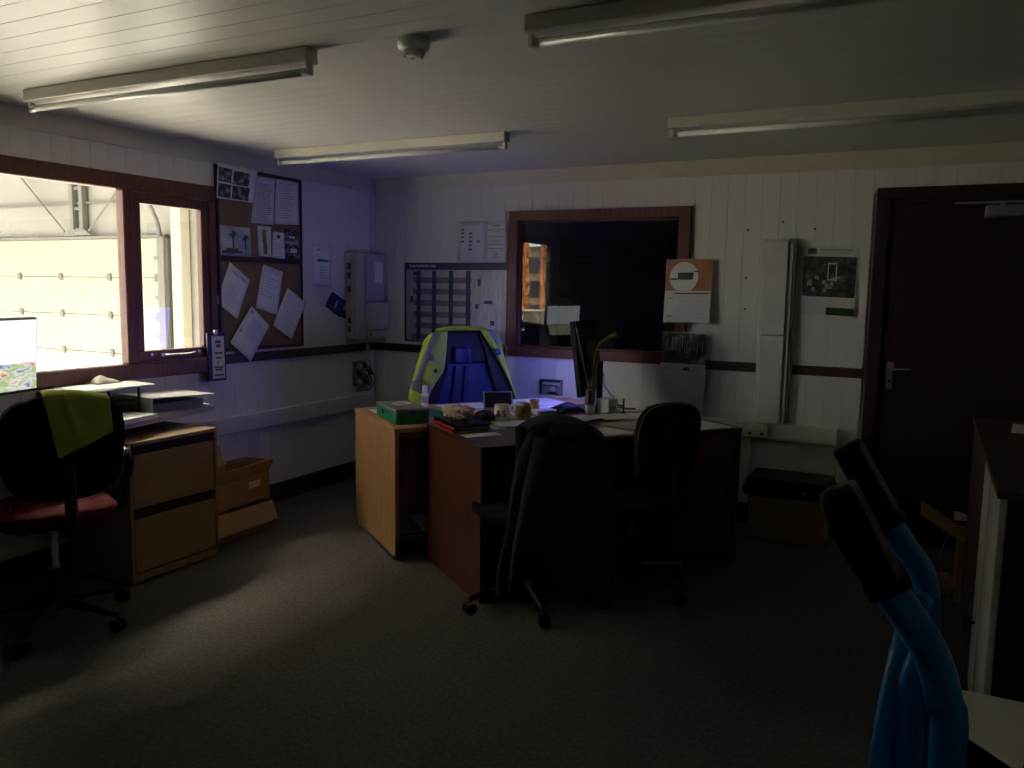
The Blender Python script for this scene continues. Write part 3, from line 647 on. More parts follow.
R = random.Random(9); marks(P1, [(x_, y_, x_+.05+R.random()*.06, y_+.05+R.random()*.04) for x_, y_ in [(.1+R.random()*.6, .55+R.random()*.3) for _ in range(11)]], 'pale_stones', 'inkgrey', t, .0014)
marks(P1, [(.47, .32, .49, .66), (.62, .36, .64, .68), (.47, .32, .64, .345), (.47, .64, .64, .665)], 'sign_outline', 'paper2', t, .0016)
marks(P2, [(.48, .55, .99, .98)], 'grass_picture', 'pic_green', t, .0008); marks(P2, [(.5, .04, .72, .5), (.76, .04, .96, .5)], 'date_block', 'cornice', t, .001)
marks(P2, [(.06, .15+.14*i, .42, .165+.14*i) for i in range(6)], 'date_grid', 'inkgrey', t)
# dark framed little picture low on the back wall
t = thing('small_picture', 'small dark picture frame low on the wall under the dark window', 'picture', BWp(552, 387, .0))
MB().box(-.085, .085, -.014, -.001, -.052, .055, .003).build('mount', 'grey', t)
for a in ((-.085, .07, .038, .052), (-.085, -.07, -.052, .0375), (-.066, .052, .008, .014)): MB().box(a[0], a[1], -.024, -.0145, a[2], a[3], .002).build('frame_bar', 'black', t)
MB().box(-.066, .066, -.02, -.0145, .016, .036).build('pale_band', 'inkgrey', t)
MB().lathe([(.0, 0), (.02, .001), (.02, .004), (.0, .006)], 14, (0, -1, 0), (.015, -.0145, -.012)).build('round_motif', 'inkgrey', t)
MB().prism([(-.035, -.05), (.06, -.05), (.035, -.03), (-.01, -.03)], 1, -.018, -.0145).build('dark_motif', 'black', t)
# screw dots
for i, q in enumerate(((748, 230), (815, 229), (746, 278), (745, 309), (783, 222))):
    o = MB().lathe([(.007, 0), (.006, .003), (.0, .004)], 10, (0, -1, 0)).build('wall_plug', 'darkgrey'); o.location = BWp(*q, .0); tag(o, 'small dark plugged screw hole in the white boards around the upright trunking', 'wall plug', 'plugged holes in the board wall')

# ================================================================ FURNITURE
def onplane(px, py, p0, n):
    d = ray(px, py); return EYE + d*((Vector(p0)-EYE).dot(n)/d.dot(n))
# ---- dark desk (knee hole towards the room)
DL, DD = 1.52, .708
dk = thing('desk', 'dark red-brown veneered desk with papers and mugs on it', 'desk', DO, DA)
MB().box(-.004, DL, -.004, DD, .716, .74, .003).build('desktop', 'desktop', dk)
MB().box(0, .022, 0, DD-.006, .002, .7155, .001).build('end_panel', 'deskdark', dk)
MB().box(DL-.026, DL-.004, 0, DD-.006, .002, .7155, .001).build('end_panel', 'deskdark', dk)
MB().box(.0225, DL-.0265, DD-.16, DD-.14, .22, .7155).build('modesty_panel', 'deskdark', dk)
pd = MB().box(1.08, DL-.03, .02, .5, .06, .7155, .002).build('drawer_pedestal', 'deskdark', dk)
for z0, z1 in ((.08, .27), (.28, .48), (.49, .70)):
    f = MB().box(1.09, DL-.04, .004, .0195, z0, z1, .002).build('drawer_front', 'deskdark', pd)
MB().box(1.15, DL-.1, -.012, .0035, .58, .59, .003).build('drawer_pull', 'black', pd)
# ---- light desk behind it
ld = thing('desk', 'beech-sided desk standing back to back with the dark desk', 'desk', D(-.175, .718), DA)
LDL, LDD = 1.5, .79
MB().box(-.004, LDL, -.002, LDD, .696, .72, .003).build('desktop', 'beech', ld)
MB().box(0, .022, 0, LDD-.006, .03, .6955, .001).build('end_panel', 'beech', ld)
MB().box(LDL-.026, LDL-.004, 0, LDD-.006, .03, .6955, .001).build('end_panel', 'beech', ld)
for a in (0.002, LDL-.024): MB().box(a, a+.02, .05, LDD-.05, .001, .0295, .003).build('foot_rail', 'metal', ld)
MB().box(.0225, LDL-.0265, .03, .048, .24, .6955).build('modesty_panel', 'deskdark', ld)
MB().box(.0225, LDL-.0265, .006, .03, .655, .6955, .002).build('front_rail', 'deskdark', ld)
MB().box(.0225, .5, .06, .45, .10, .118).build('low_shelf', 'oldwood', ld)
t = thing('crumpled_bag', 'pale plastic bag pushed on the low shelf under the beech-sided desk', 'bag', D(-.06, .9, .119), DA)
R = random.Random(5); MB().grid(lambda a, b: ((a-.5)*.16, (b-.5)*.2, .01+.06*math.sin(PI*a)*math.sin(PI*b)+.02*math.sin(9*a+5*b)*math.sin(PI*a)*math.sin(PI*b)), 10, 10, .008).build('bag', 'pale', t)

# ---- generic office chair (faces local +Y, root on the floor under the seat)
def outline_back(w, h, taper=.8, n=28):
    pts = []
    for k in range(n):
        a = 2*PI*k/n; c, s = math.cos(a), math.sin(a)
        e = .62
        x = (abs(c)**e)*math.copysign(1, c); z = (abs(s)**e)*math.copysign(1, s)
        ww = w/2*(1 + (taper-1)*(.5-.5*z) if taper < 1 else 1 - (1-1/taper)*(.5+.5*z)*.5)
        pts.append((x*ww, z*h/2))
    return pts
def slab(pts, th, bend, name, m, parent, loc, tilt=0, inset=.012):
    """rounded padded slab in the XZ plane, thickness along Y"""
    rings = []
    for f, yy in ((.90, -th/2), (1, -th/2+inset), (1, th/2-inset), (.90, th/2)):
        rings.append([Vector((x*f, yy+bend*x*x, z*f)) for x, z in pts])
    b = MB().loft(rings); o = b.build(name, m, parent, True); o.location = loc; o.rotation_euler = (tilt, 0, 0); return o
def office_chair(name, label, loc, rz, seat_m='fabric', back=(.42, .40, .84), seat_z=.47, taper=.85, arms=False, woodcaps=False, backedge=None, by=-.24, group='office chairs', star=.3, brk=None):
    t = thing(name, label, 'office chair', loc, rz, group)
    sp = outline_back(.47, .45, 1.0)
    rings = [[Vector((x*f, y*f, z)) for x, y in sp] for f, z in ((.92, seat_z-.045), (1, seat_z-.03), (1, seat_z+.005), (.9, seat_z+.025))]
    MB().loft(rings).build('seat', seat_m, t, True)
    MB().box(-.16, .16, -.16, .16, seat_z-.06, seat_z-.046, .004).build('seat_plate', 'black', t)
    w, h, zc = back
    bk = slab(outline_back(w, h, taper), .07, .25, 'backrest', 'fabric', t, (0, by, zc), .10)
    if backedge: 
        s2 = slab([(x*1.02, z*1.02) for x, z in outline_back(w, h, taper)], .022, .25, 'back_shell', backedge, bk, (0, -.012, 0))
    MB().tube([(0, -.10, seat_z-.055), (0, by-.02, seat_z-.05), (0, by-.075, seat_z+.05), (0, by-.070, zc-.12), (0, by-.050, zc-.06)], .022, 8).build('back_bracket', 'black', t)
    MB().cyl((0, 0, .10), (0, 0, .25), .028).build('column', 'black', t); MB().cyl((0, 0, .2505), (0, 0, seat_z-.061), .016).build('gas_lift', 'chrome', t)
    MB().lathe([(.045, .075), (.05, .09), (.04, .125)], 18).build('hub', 'black', t)
    for i in range(5):
        a = 2*PI*i/5+star; c, s = math.cos(a), math.sin(a)
        lg = MB().tube([(c*.045, s*.045, .10), (c*.16, s*.16, .088), (c*.30, s*.30, .068)], lambda q: .021-.008*q, 8).build('base_leg', 'black', t, True)
        if woodcaps and i == 0: MB().tube([(c*.08, s*.08, .117), (c*.19, s*.19, .103), (c*.31, s*.31, .085)], .013, 8).build('wooden_cap', 'wood', lg)
        MB().cyl((c*.30-s*.022, s*.30+c*.022, .0265), (c*.30-s*.004, s*.30+c*.004, .0265), .026).cyl((c*.30+s*.004, s*.30-c*.004, .0265), (c*.30+s*.022, s*.30-c*.022, .0265), .026).cyl((c*.30, s*.30, .0265), (c*.30, s*.30, .062), .006).build('caster', 'black', lg)
    if arms:
        for s in (-1, 1):
            x = s*.28
            ar = MB().tube([(s*.17, .02, seat_z-.05), (x, .03, seat_z-.05), (x+s*.005, -.02, seat_z+.07), (x+s*.005, -.09, seat_z+.17), (x, -.03, seat_z+.215), (x, .13, seat_z+.215)], .021, 8).build('arm', 'shiny', t, True)
    return t
# chair at the window desk, seen from behind
LCF = Vector((-.93, .36, 0)).normalized(); lrz = math.atan2(-LCF.x, LCF.y)
LCB = Vector((-3.02, 2.03, 0)); lc = office_chair('office_chair', 'black office chair with a red seat and arms at the window desk', LCB + LCF*.24, lrz, 'redseat', (.47, .42, .80), .51, .9, True)
# lime cloth over it
vp = LCB - LCF*.055; nv = -LCF
vt = thing('hi_vis_vest', 'lime hi-vis vest folded over the back of the red-seated chair', 'vest', (vp.x, vp.y, .78))
b0 = Vector(vt.location)
q = [onplane(*p, vp, nv)-b0 for p in ((42, 398), (109, 400), (113, 431), (58, 459))]
def vest(a, b):
    p = (q[0]*(1-a)+q[1]*a)*(1-b)+(q[3]*(1-a)+q[2]*a)*b
    fold = .012*math.exp(-((a-.30-.12*b)/.06)**2) + .007*math.sin(a*8+b*3)*b
    return p + nv*(.012+fold) + Vector((0, 0, .010*math.sin(PI*a)*(1-b)))
MB().grid(lambda a, b: vest(1-a, b), 24, 18, .004).build('back_fold', 'lime', vt, True)
def vest_top(a, b):
    p = vest(a, 0); ang = b*PI
    return p - nv*(.058*(1-math.cos(ang))) + Vector((0, 0, .022*math.sin(ang)))
MB().grid(vest_top, 24, 10, .004).build('top_fold', 'lime', vt, True)
MB().grid(lambda a, b: vest_top(a, 1)+Vector((0, 0, -.13*b))+nv*(.004*math.sin(a*9)*b), 20, 6, .004).build('front_fold', 'lime', vt, True)

# ---- window desk
wd = thing('window_desk', 'grey-topped worktop along the window wall', 'desk', (XL, 2.0, 0))
poly = [(.024, -1.2), (.83, -1.2), (.325, 1.29), (.024, 1.29)]
b = MB(); b.prism(poly, 2, .752, .778); b.build('worktop', 'pale', wd)
MB().box(.06, .085, .47, .495, .002, .7515).build('leg', 'darkgrey', wd)
MB().box(.03, .75, -1.17, -1.145, .002, .7515).build('end_panel', 'pale', wd)
MB().box(.58, .62, -.4, -.36, .002, .7515).build('leg', 'darkgrey', wd)
# pedestal with two deep drawers
pe = thing('filing_pedestal', 'two-drawer wooden filing pedestal in front of the window desk', 'drawer cabinet', (-3.565, 2.83, 0))
MB().box(-.25, .232, -.27, -.252, .012, .70, .002).build('side_panel', 'oldwood', pe); MB().box(-.25, .232, .252, .27, .012, .70, .002).build('side_panel', 'oldwood', pe)
MB().box(-.25, .236, -.2515, .2515, .682, .70, .001).build('top_panel', 'oldwood', pe); MB().box(-.25, -.236, -.2515, .2515, .012, .6815).build('back_panel', 'oldwood', pe)
MB().box(-.2355, .232, -.2515, .2515, .012, .05, .001).build('plinth', 'oldwood', pe)
MB().box(-.2355, .2, -.2515, .2515, .0505, .681).build('carcass', 'black', pe)
for z0 in (.058, .372):
    f = MB().box(.2005, .230, -.248, .248, z0, z0+.262, .002).build('drawer_front', 'oldwood', pe)
    MB().box(.2005, .215, -.235, .235, z0+.2625, z0+.305).build('finger_groove', 'black', f)
for a in (-.262, .262): MB().cyl((.2, a*.95, .001), (.2, a*.95, .0115), .012).build('foot', 'metal', pe)
# monitor on it
def monitor(name, label, loc, rz, w, h, zb, tilt, screen, parts=None):
    """screen faces local +Y; loc on the desk"""
    t = thing(name, label, 'monitor', loc, rz)
    rt = Matrix.Rotation(tilt, 3, 'X')
    hs = MB().box(-w/2, w/2, -.035, .0, 0, h, .006, rot=rt, loc=(0, 0, zb)).build('housing', 'black', t)
    MB().box(-w/4, w/4, -.06, -.0355, h*.2, h*.75, .01, rot=rt, loc=(0, 0, zb)).build('rear_cover', 'black', hs)
    if screen == 'blue': MB().box(-w/2+.012, w/2-.012, .0005, .0018, .016, h-.012, rot=rt, loc=(0, 0, zb)).build('screen', 'screen_blue', hs)
    else:
        MB().box(-w/2+.010, w/2-.010, .0005, .0018, .014+h*.36, h-.010, rot=rt, loc=(0, 0, zb)).build('screen', 'scr_sky', hs)
        MB().box(-w/2+.010, w/2-.010, .0005, .0018, .014, .0138+h*.36, rot=rt, loc=(0, 0, zb)).build('screen_picture', 'scr_town', hs)
    MB().box(-.035, .035, -.085, -.062, .012, zb+h*.45, .005).build('stand', 'black', t)
    MB().box(-.10, .10, -.085, .09, .001, .0115, .004).build('stand_base', 'black', t)
    return t
mrz = math.atan2(-.966, .26)
mc = Vector((-3.725, 2.388, .779)) + Vector((.26, -.966, 0))*.295
monitor('monitor', 'black monitor with a bright harbour-town desktop picture on the window desk', mc, mrz, .59, .345, .165, -.06, 'town')
# desk papers at the window
lt = thing('letter_tray', 'black letter tray against the wall on the window desk', 'letter tray', (-3.72, 2.655, .779), .03)
for z in (0, .07, .14): MB().box(-.12, .115, -.20, .20, z, z+.006, .002).build('tray_shelf', 'black', lt)
for sx in (-.12, .107): 
    for sy in (-.2, .188): MB().box(sx, sx+.008, sy, sy+.012, .0062, .1398).build('tray_post', 'black', lt)
def flat_sheet(name, label, cat, c, rz, w, h, m='paper', th=.002, curl=.0, ink=None, group=None):
    t = thing(name, label, cat, c, rz, group)
    b, P, nn = sheet([(-w/2, h/2, th), (w/2, h/2, th), (w/2, -h/2, th), (-w/2, -h/2, th)], th, curl, 5); b.build('sheet', m, t)
    if ink: marks(P, ink, 'print', 'inkgrey', t)
    return t
flat_sheet('magazine', 'pale green and white magazine on top of the letter tray', 'magazine', (-3.70, 2.68, .9265), .08, .27, .43, 'paper2', .006)
flat_sheet('paper_sheet', 'white sheet fanned out on the magazine of the letter tray', 'paper', (-3.69, 2.72, .9335), -.12, .24, .40, 'paper', .003)
MB().grid(lambda a, b: ((a-.5)*.1, (b-.5)*.14, .004+.035*math.sin(PI*a)*math.sin(PI*b)*(1+.4*math.sin(7*b))), 8, 8, .004).build('soft_glove', 'cornice', None, True)
o = bpy.data.objects['soft_glove']; o.location = (-3.785, 2.78, .938); tag(o, 'crumpled pale work glove lying behind the papers under the window sill', 'glove')
bn = thing('lever_binder', 'silver-spined lever arch binder lying open at the desk end by the window', 'binder', (-3.68, 3.06, .779), -.06)
MB().box(-.155, .155, -.185, -.179, .001, .088, .002).build('spine', 'white', bn)
MB().box(-.155, .155, -.1785, .17, .001, .005).build('cover', 'pale', bn)
MB().prism([(-.1785, .083), (.21, .069), (.21, .073), (-.1785, .088)], 0, -.155, .155).build('cover', 'white', bn)
MB().box(-.145, .13, -.17, .15, .0055, .05).build('paper_block', 'grey', bn)
MB().tube([(0, -.10, .05), (0, -.10, .074), (0, -.03, .074), (0, -.03, .05)], .003, 6, 1).build('ring', 'metal', bn)
flat_sheet('paper_stack', 'thick pile of bright white paper at the front of the window desk', 'paper', (-3.50, 2.66, .779), .2, .17, .30, 'paper', .022)
flat_sheet('paper_sheet', 'single white sheet under the edge of the paper pile', 'paper', (-3.43, 2.40, .779), .2, .20, .22, 'paper', .0015)
flat_sheet('paper_sheet', 'white slip at the end of the window desk by the binder', 'paper', (-3.62, 3.265, .779), .05, .10, .035, 'paper', .008)
kb = thing('keyboard', 'black keyboard on the window desk in front of the monitor', 'keyboard', (-3.36, 1.80, .779), mrz+PI)
MB().box(-.2, .2, -.06, .06, .001, .014, .004).build('body', 'black', kb)
km = MB().box(-.0075, .0075, -.0075, .0075, 0, .005, .0015).mesh('key', 'darkgrey')
for i in range(20):
    for j in range(5): link('key', km, kb, (-.185+i*.0195, -.045+j*.021, .0142))
# cartons by the pedestal
def carton(name, label, loc, rz, sx, sy, h, flaps, open_=True, tiltx=0, tilty=0):
    t = thing(name, label, 'carton', loc, rz, 'cardboard cartons beside the filing pedestal'); t.rotation_euler = (tiltx, tilty, rz)
    th = .004
    for nm, a in (('side', (-sx, sx, -sy, -sy+th)), ('side', (-sx, sx, sy-th, sy)), ('side', (-sx, -sx+th, -sy+th+.0005, sy-th-.0005)), ('side', (sx-th, sx, -sy+th+.0005, sy-th-.0005))):
        MB().box(*a, .001, h).build(nm, 'card', t)
    MB().box(-sx+th+.001, sx-th-.001, -sy+th+.001, sy-th-.001, .002, .006).build('bottom', 'cardin', t)
    for side, ang, L in flaps:
        if side in 'xX':
            s = 1 if side == 'X' else -1
            b = MB().box(0, L, -sy+.005, sy-.005, 0, th); o = b.build('flap', 'cardin', t); o.location = (s*(sx+.001), 0, h+.001)
            o.rotation_euler = (0, -ang if s > 0 else PI+ang, 0)
        else:
            s = 1 if side == 'Y' else -1
            b = MB().box(-sx+.005, sx-.005, 0, L, 0, th); o = b.build('flap', 'cardin', t); o.location = (0, s*(sy+.001), h+.001)
            o.rotation_euler = (ang if s > 0 else PI-ang, 0, 0)
    return t
c1 = carton('cardboard_carton', 'flattened lower cardboard carton with a leaning front flap, under another carton', (-3.65, 3.40, 0.0), .02, .185, .24, .17, [('X', -1.2, .12)])
MB().box(.1862, .1868, -.16, -.07, .05, .12).build('label', 'pale', c1); MB().box(.1862, .1868, .02, .15, .10, .125).build('printing', 'doorwood', c1)
c2 = carton('cardboard_carton', 'open cardboard carton with a raised flap, tipped on the lower carton', (-3.66, 3.40, .183), -.02, .18, .235, .155, [('X', 1.0, .10), ('y', 1.9, .16), ('x', 1.2, .20)], True, .035)
MB().box(.1812, .1818, .07, .16, .085, .125).build('label', 'paper', c2)
c3 = carton('cardboard_carton', 'narrow upright cardboard carton behind the two stacked cartons', (-3.76, 3.74, 0), .03, .095, .085, .36, [('X', .3, .05)])

# ---- chair with hi-vis jacket behind the beech-sided desk
jc = office_chair('office_chair', 'office chair behind the desks wearing a yellow hi-vis jacket', D(.65, 1.50), DA+PI, 'fabric', (.40, .46, .90), .48, .9, by=-.29, group='office chairs')
jk = thing('hi_vis_jacket', 'yellow hi-vis jacket with blue quilted lining hung open on a chair back', 'jacket', D(.47, 1.72, .7))
b0 = Vector(jk.location)
def poly_at(pl, t):
    n = len(pl)-1; i = min(int(t*n), n-1); f = t*n-i
    return (pl[i][0]*(1-f)+pl[i+1][0]*f, pl[i][1]*(1-f)+pl[i+1][1]*f)
def patch(name, L, Rr, v0, v1, bulge, m, nu=10, nv=16, wob=.004, th=.004, ph=0):
    """cloth patch between two photo outlines; v0/v1 = depth at the left and right edge"""
    def f(a, b):
        xl, yl = poly_at(L, b); xr, yr = poly_at(Rr, b)
        v = v0*(1-a)+v1*a - bulge*math.sin(PI*a) + wob*math.sin(a*7+b*9+ph)
        return onv(xl*(1-a)+xr*a, yl*(1-a)+yr*a, v)-b0
    return MB().grid(f, nu, nv, th).build(name, m, jk, True)
VJ = 1.665
ext = [(446, 331), (445, 352), (442, 371), (430, 396), (424, 412), (420, 432)]
exr = [(484, 330.5), (494, 350), (505, 370), (517, 397), (520, 412), (522, 432)]
patch('lining', ext, exr, VJ, VJ, -.02, 'lining', 20, 24, .005)
patch('lining_yoke', [(446, 331), (445, 345), (443.5, 364)], [(484, 330.5), (493, 349), (502, 363)], VJ-.008, VJ-.008, -.02, 'navy', 14, 8, .003, .003)
patch('lining_facing', [(478, 331), (484, 348), (489, 368), (497, 397), (498, 430)], [(484.5, 330.5), (494.5, 350), (505.5, 370), (517.5, 397), (522.5, 430)], VJ-.010, VJ-.014, -.008, 'navy', 8, 18, .002, .003)
patch('lining_facing', [(446, 331), (444, 352), (441, 372), (429, 397), (423, 430)], [(450, 331), (449, 352), (448, 372), (439, 397), (434, 430)], VJ-.014, VJ-.010, -.004, 'navy', 5, 18, .002, .003)
patch('inner_pocket', [(454, 347), (454, 363)], [(470.5, 347), (471.5, 363.5)], VJ-.016, VJ-.016, -.01, 'lining', 6, 6, .001, .003)
for px in (455, 467): patch('quilt_seam', [(px, 366), (px-1, 400), (px-1, 428)], [(px+.8, 366), (px, 400), (px, 428)], VJ-.012, VJ-.012, -.015, 'navy', 2, 12, .0, .003)
patch('front_panel', [(436, 332), (427, 342), (419, 362), (413, 384), (409, 402), (408, 428)], [(447, 331), (446, 352), (443.5, 371), (430, 391), (424, 402), (420, 430)], VJ-.02, VJ-.035, .03, 'hivis', 12, 22, .005)
patch('sleeve', [(430, 334), (424, 341), (420, 356), (413, 378), (408.5, 400), (408, 428)], [(437, 332), (430, 345), (423, 365), (417, 384), (415, 402), (416, 428)], VJ+.05, VJ-.018, .03, 'hivis', 8, 20, .006)
patch('reflective_strip', [(433.5, 333.5), (427, 347), (420, 366), (413.5, 384)], [(439, 332.5), (433, 349), (425, 368), (419.5, 385)], VJ-.045, VJ-.052, .012, 'reflect', 5, 14, .0, .004)
patch('reflective_strip', [(412, 380), (411, 389)], [(430, 387), (428, 397)], VJ-.046, VJ-.06, .016, 'reflect', 8, 4, .0, .004)
patch('chest_pocket', [(428, 359), (421, 380)], [(441, 366.5), (431, 387)], VJ-.055, VJ-.060, .012, 'hivis', 6, 6, .001, .004)
patch('pocket_badge', [(429, 353.5), (428, 360)], [(434.5, 355), (433.5, 361)], VJ-.062, VJ-.064, .0, 'reflect', 3, 3, 0, .003)
patch('pocket_badge', [(432, 367), (431, 370.5)], [(437.5, 370), (436.5, 373)], VJ-.068, VJ-.070, .0, 'navy', 3, 3, 0, .003)
patch('front_panel', [(480, 329.5), (492, 349), (504, 370), (512, 386), (516, 402), (520, 428)], [(492, 330), (500, 345), (506, 362), (511, 383), (518, 400), (524, 428)], VJ-.03, VJ-.02, .02, 'hivis', 10, 20, .004)
patch('sleeve', [(490, 330), (498, 343), (504, 358), (510, 380)], [(499, 332), (501, 342), (503, 355), (510.5, 380)], VJ-.01, VJ+.05, .02, 'hivis', 8, 12, .004)
patch('reflective_strip', [(486.5, 329.5), (494, 338), (499, 347)], [(492, 330), (498, 338), (500, 345)], VJ-.048, VJ-.04, .004, 'reflect', 5, 10, 0, .004)
patch('arm_badge', [(493.5, 349), (496, 356)], [(499, 348), (501, 354)], VJ-.05, VJ-.05, .003, 'navyplastic', 3, 3, 0, .003)
def jback(a, b):
    x = -.19+.38*a; flare = 1+.28*b
    return D(.655+x*flare, 1.845+.05*math.sin(PI*a), 1.185-.55*b-.03*abs(2*a-1)**3)-b0
MB().grid(jback, 16, 14, .005).build('back_panel', 'hivis', jk, True)
MB().grid(lambda a, b: jback(a, 0).lerp(onv(436+56*a, 331.5-1.5*math.sin(PI*a), VJ-.02)-b0, b)+Vector((0, 0, .014*math.sin(PI*b))), 14, 6, .005).build('shoulder_yoke', 'hivis', jk, True)

# ---- the two chairs on the near side of the dark desk
office_chair('office_chair', 'black office chair under a hanging black coat at the dark desk', D(.215, -.04), DA-.03, 'fabric', (.34, .40, .69), .46, .9, by=-.38, star=.785, group='office chairs')
ct = thing('black_coat', 'black coat hung over the chair in front of the dark desk', 'coat', D(.15, -.52, .5))
b0 = Vector(ct.location)
cl_ = [(528, 433), (518, 454), (511, 490), (503, 540), (496, 578), (494, 599)]
cr_ = [(604, 437), (611, 454), (614, 490), (616, 530), (614, 560), (610, 584)]
def coat(a, b):
    xl, yl = poly_at(cl_, b); xr, yr = poly_at(cr_, b)
    x = xl*(1-a)+xr*a; y = yl*(1-a)+yr*a
    y -= (1-b)*14*math.sin(PI*a)**.8; y -= 46*b**3*math.exp(-((a-.36)/.12)**2)*1.0
    v = -.515 + .05*abs(2*a-1)**2.5*(1-.3*b) - .022*math.exp(-((a-.30)/.05)**2)*min(1, b*3+.3) - .012*math.sin(a*16+b*2)*b - .03*b*math.exp(-((a-.12)/.12)**2)
    return onv(x, y, v)-b0
MB().grid(lambda a, b: coat(1-a, b), 40, 30, .006).build('coat_back', 'coat', ct, True)
def ctop(a, b):
    p = coat(a, 0); return p + DV*(.055*(1-math.cos(b*PI))) + Vector((0, 0, .02*math.sin(b*PI)))
MB().grid(ctop, 30, 8, .006).build('collar_fold', 'coat', ct, True)
MB().grid(lambda a, b: ctop(a, 1)+Vector((0, 0, -.28*b))+DV*(.01*math.sin(a*11)*b), 24, 8, .006).build('front_side', 'coat', ct, True)
MB().tube([coat(.22, .12)-DV*.03, coat(.16, .4)-DV*.045, coat(.12, .7)-DV*.05, coat(.13, .93)-DV*.04], lambda q: .042-.012*q, 10).build('sleeve', 'coat', ct, True)
office_chair('office_chair', 'black office chair with a pale wooden back edge at the dark desk', D(.76, -.10), DA+.05, 'fabric', (.37, .42, .745), .45, .85, False, True, 'wood', by=-.25, group='office chairs', star=-.07)

# ================================================================ THINGS ON THE DESKS
ZL, ZD = .7205, .7405
def dthing(name, label, cat, u, v, z, rz=0, group=None): return thing(name, label, cat, D(u, v, z), DA+rz, group)
# green tin
g = dthing('cash_tin', 'green metal tin with a grey lid and a ring handle', 'tin', -.045, .99, ZL)
MB().box(-.095, .095, -.18, .18, .001, .066, .006).build('tin_body', 'green', g)
MB().box(-.10, .10, -.185, .185, .0665, .084, .006).build('lid', 'grey', g)
MB().lathe([(.055, .0), (.06, .006), (.055, .010), (.046, .010), (.044, .002)], 28, (0, 0, 1), (0, 0, .0845), False).build('ring_handle', 'cornice', g, True)
MB().lathe([(.043, .0), (.0, .001)], 24, (0, 0, 1), (0, 0, .0845)).build('dark_well', 'doorwood', g)
MB().box(-.1005, -.097, .04, .06, .03, .058).build('slot', 'black', g); MB().box(-.012, .012, -.197, -.1855, .06, .08, .003).build('latch', 'darkgrey', g)
def dsheet(name, label, u, v, z, w, h, rz=0, m='paper', th=.0015, curl=0, ink=None, group='loose papers on the desks', cat='paper'):
    return flat_sheet(name, label, cat, D(u, v, z), DA+rz, w, h, m, th, curl, ink, group)
dsheet('paper_sheet', 'white sheet at the far beech corner behind the green tin', -.06, 1.31, ZL, .12, .20, 0)
dsheet('folder', 'flat green folder lying behind the green tin', .17, 1.18, ZL, .20, .28, .1, 'green', .004, cat='folder')
dsheet('paper_sheet', 'white sheets in front of the jacket chair', .48, 1.33, ZL, .30, .22, .05, 'paper', .004)
dsheet('paper_sheet', 'white sheet near the crumpled bag at the middle of the desks', .40, 1.06, ZL, .21, .297, -.2, 'paper2', .003)
dsheet('paper_sheet', 'sheet of paper in the blue light before the monitor screen', .92, 1.34, ZL, .42, .24, 0, 'paper', .012)
dsheet('paper_sheet', 'second sheet in the blue light, next to the monitor foot', .96, 1.08, ZL, .16, .2, .2, 'paper', .002)
b_ = dthing('deodorant_bottle', 'slim white capped bottle behind the green folder', 'bottle', .235, 1.40, ZL)
MB().lathe([(.020, .001), (.021, .01), (.021, .085), (.017, .092)], 18).build('bottle', 'white', b_, True); MB().lathe([(.0175, .0925), (.0175, .125), (.012, .136), (0, .138)], 18).build('cap', 'white', b_, True); MB().lathe([(.0213, .03), (.0213, .07)], 18).build('label_band', 'inkgrey', b_, True)
# red and black books
yb2 = [('red-spined thick book lowest in the pile under the crumpled bag', .018, 'red'), ('red-spined book in the middle of the pile under the crumpled bag', .016, 'red'), ('black glossy book on top of the red book pile', .012, 'shiny')]
z = ZD
for i, (lab, h, m) in enumerate(yb2):
    bk = dthing('book', lab, 'book', .10+.004*i, .495, z, .02*i-.02, 'books in the pile')
    MB().box(-.095, .095, -.15, .15, .0005, .0025, .001).build('cover', m if i < 2 else 'shiny', bk); MB().box(-.095, .095, -.15, .15, h-.0025, h-.0005, .001).build('cover', 'shiny', bk)
    MB().box(-.096, -.0925, -.15, .15, .003, h-.003).build('spine', m, bk); MB().box(-.092, .092, -.147, .147, .0028, h-.0028).build('pages', 'grey' if i else 'pale', bk)
    z += h+.0006
dsheet('paper_slip', 'white card slip at the desk edge in front of the books', .125, .285, ZD, .19, .08, .03, 'paper', .002)
cbg = dthing('paper_bag', 'crumpled cream paper bag on the book pile', 'paper bag', .105, .53, z+.001)
R = random.Random(8); ph = [R.random()*6 for _ in range(6)]
def bag(a, b):
    th = a*2*PI; ph_ = (b-.02)*PI*.98
    r = 1+.22*math.sin(3*th+ph[0])+.16*math.sin(5*th+4*ph_+ph[1])+.10*math.sin(9*th+7*ph_+ph[2])
    return Vector((.075*r*math.cos(th)*math.sin(ph_), .10*r*math.sin(th)*math.sin(ph_), max(.0005, .03-.03*math.cos(ph_)*(1+.25*math.sin(4*th+ph[3])))))
bj = {}
def bagj(a, b):
    p = bag(a % 1.0, 1-b); k = (round((a % 1.0)*30), round(b*14))
    if k not in bj: bj[k] = Vector((R.uniform(-1, 1), R.uniform(-1, 1), R.uniform(-.8, 1)))*.009
    q_ = p + bj[k]; q_.z = max(.0006, q_.z); return q_
MB().grid(bagj, 30, 14).build('bag', 'kraft', cbg)
bp_ = dthing('pastry_packet', 'brown crumpled packet between paper bag and white mug', 'packet', .285, .60, ZD+.004)
MB().grid(lambda a, b: Vector((.055*math.cos(a*2*PI)*(1+.2*math.sin(5*a*2*PI))*math.sin(b*PI), .06*math.sin(a*2*PI)*math.sin(b*PI), .032-.031*math.cos(b*PI)*(1+.2*math.sin(a*19)))), 26, 14).build('packet', 'doorwood', bp_)
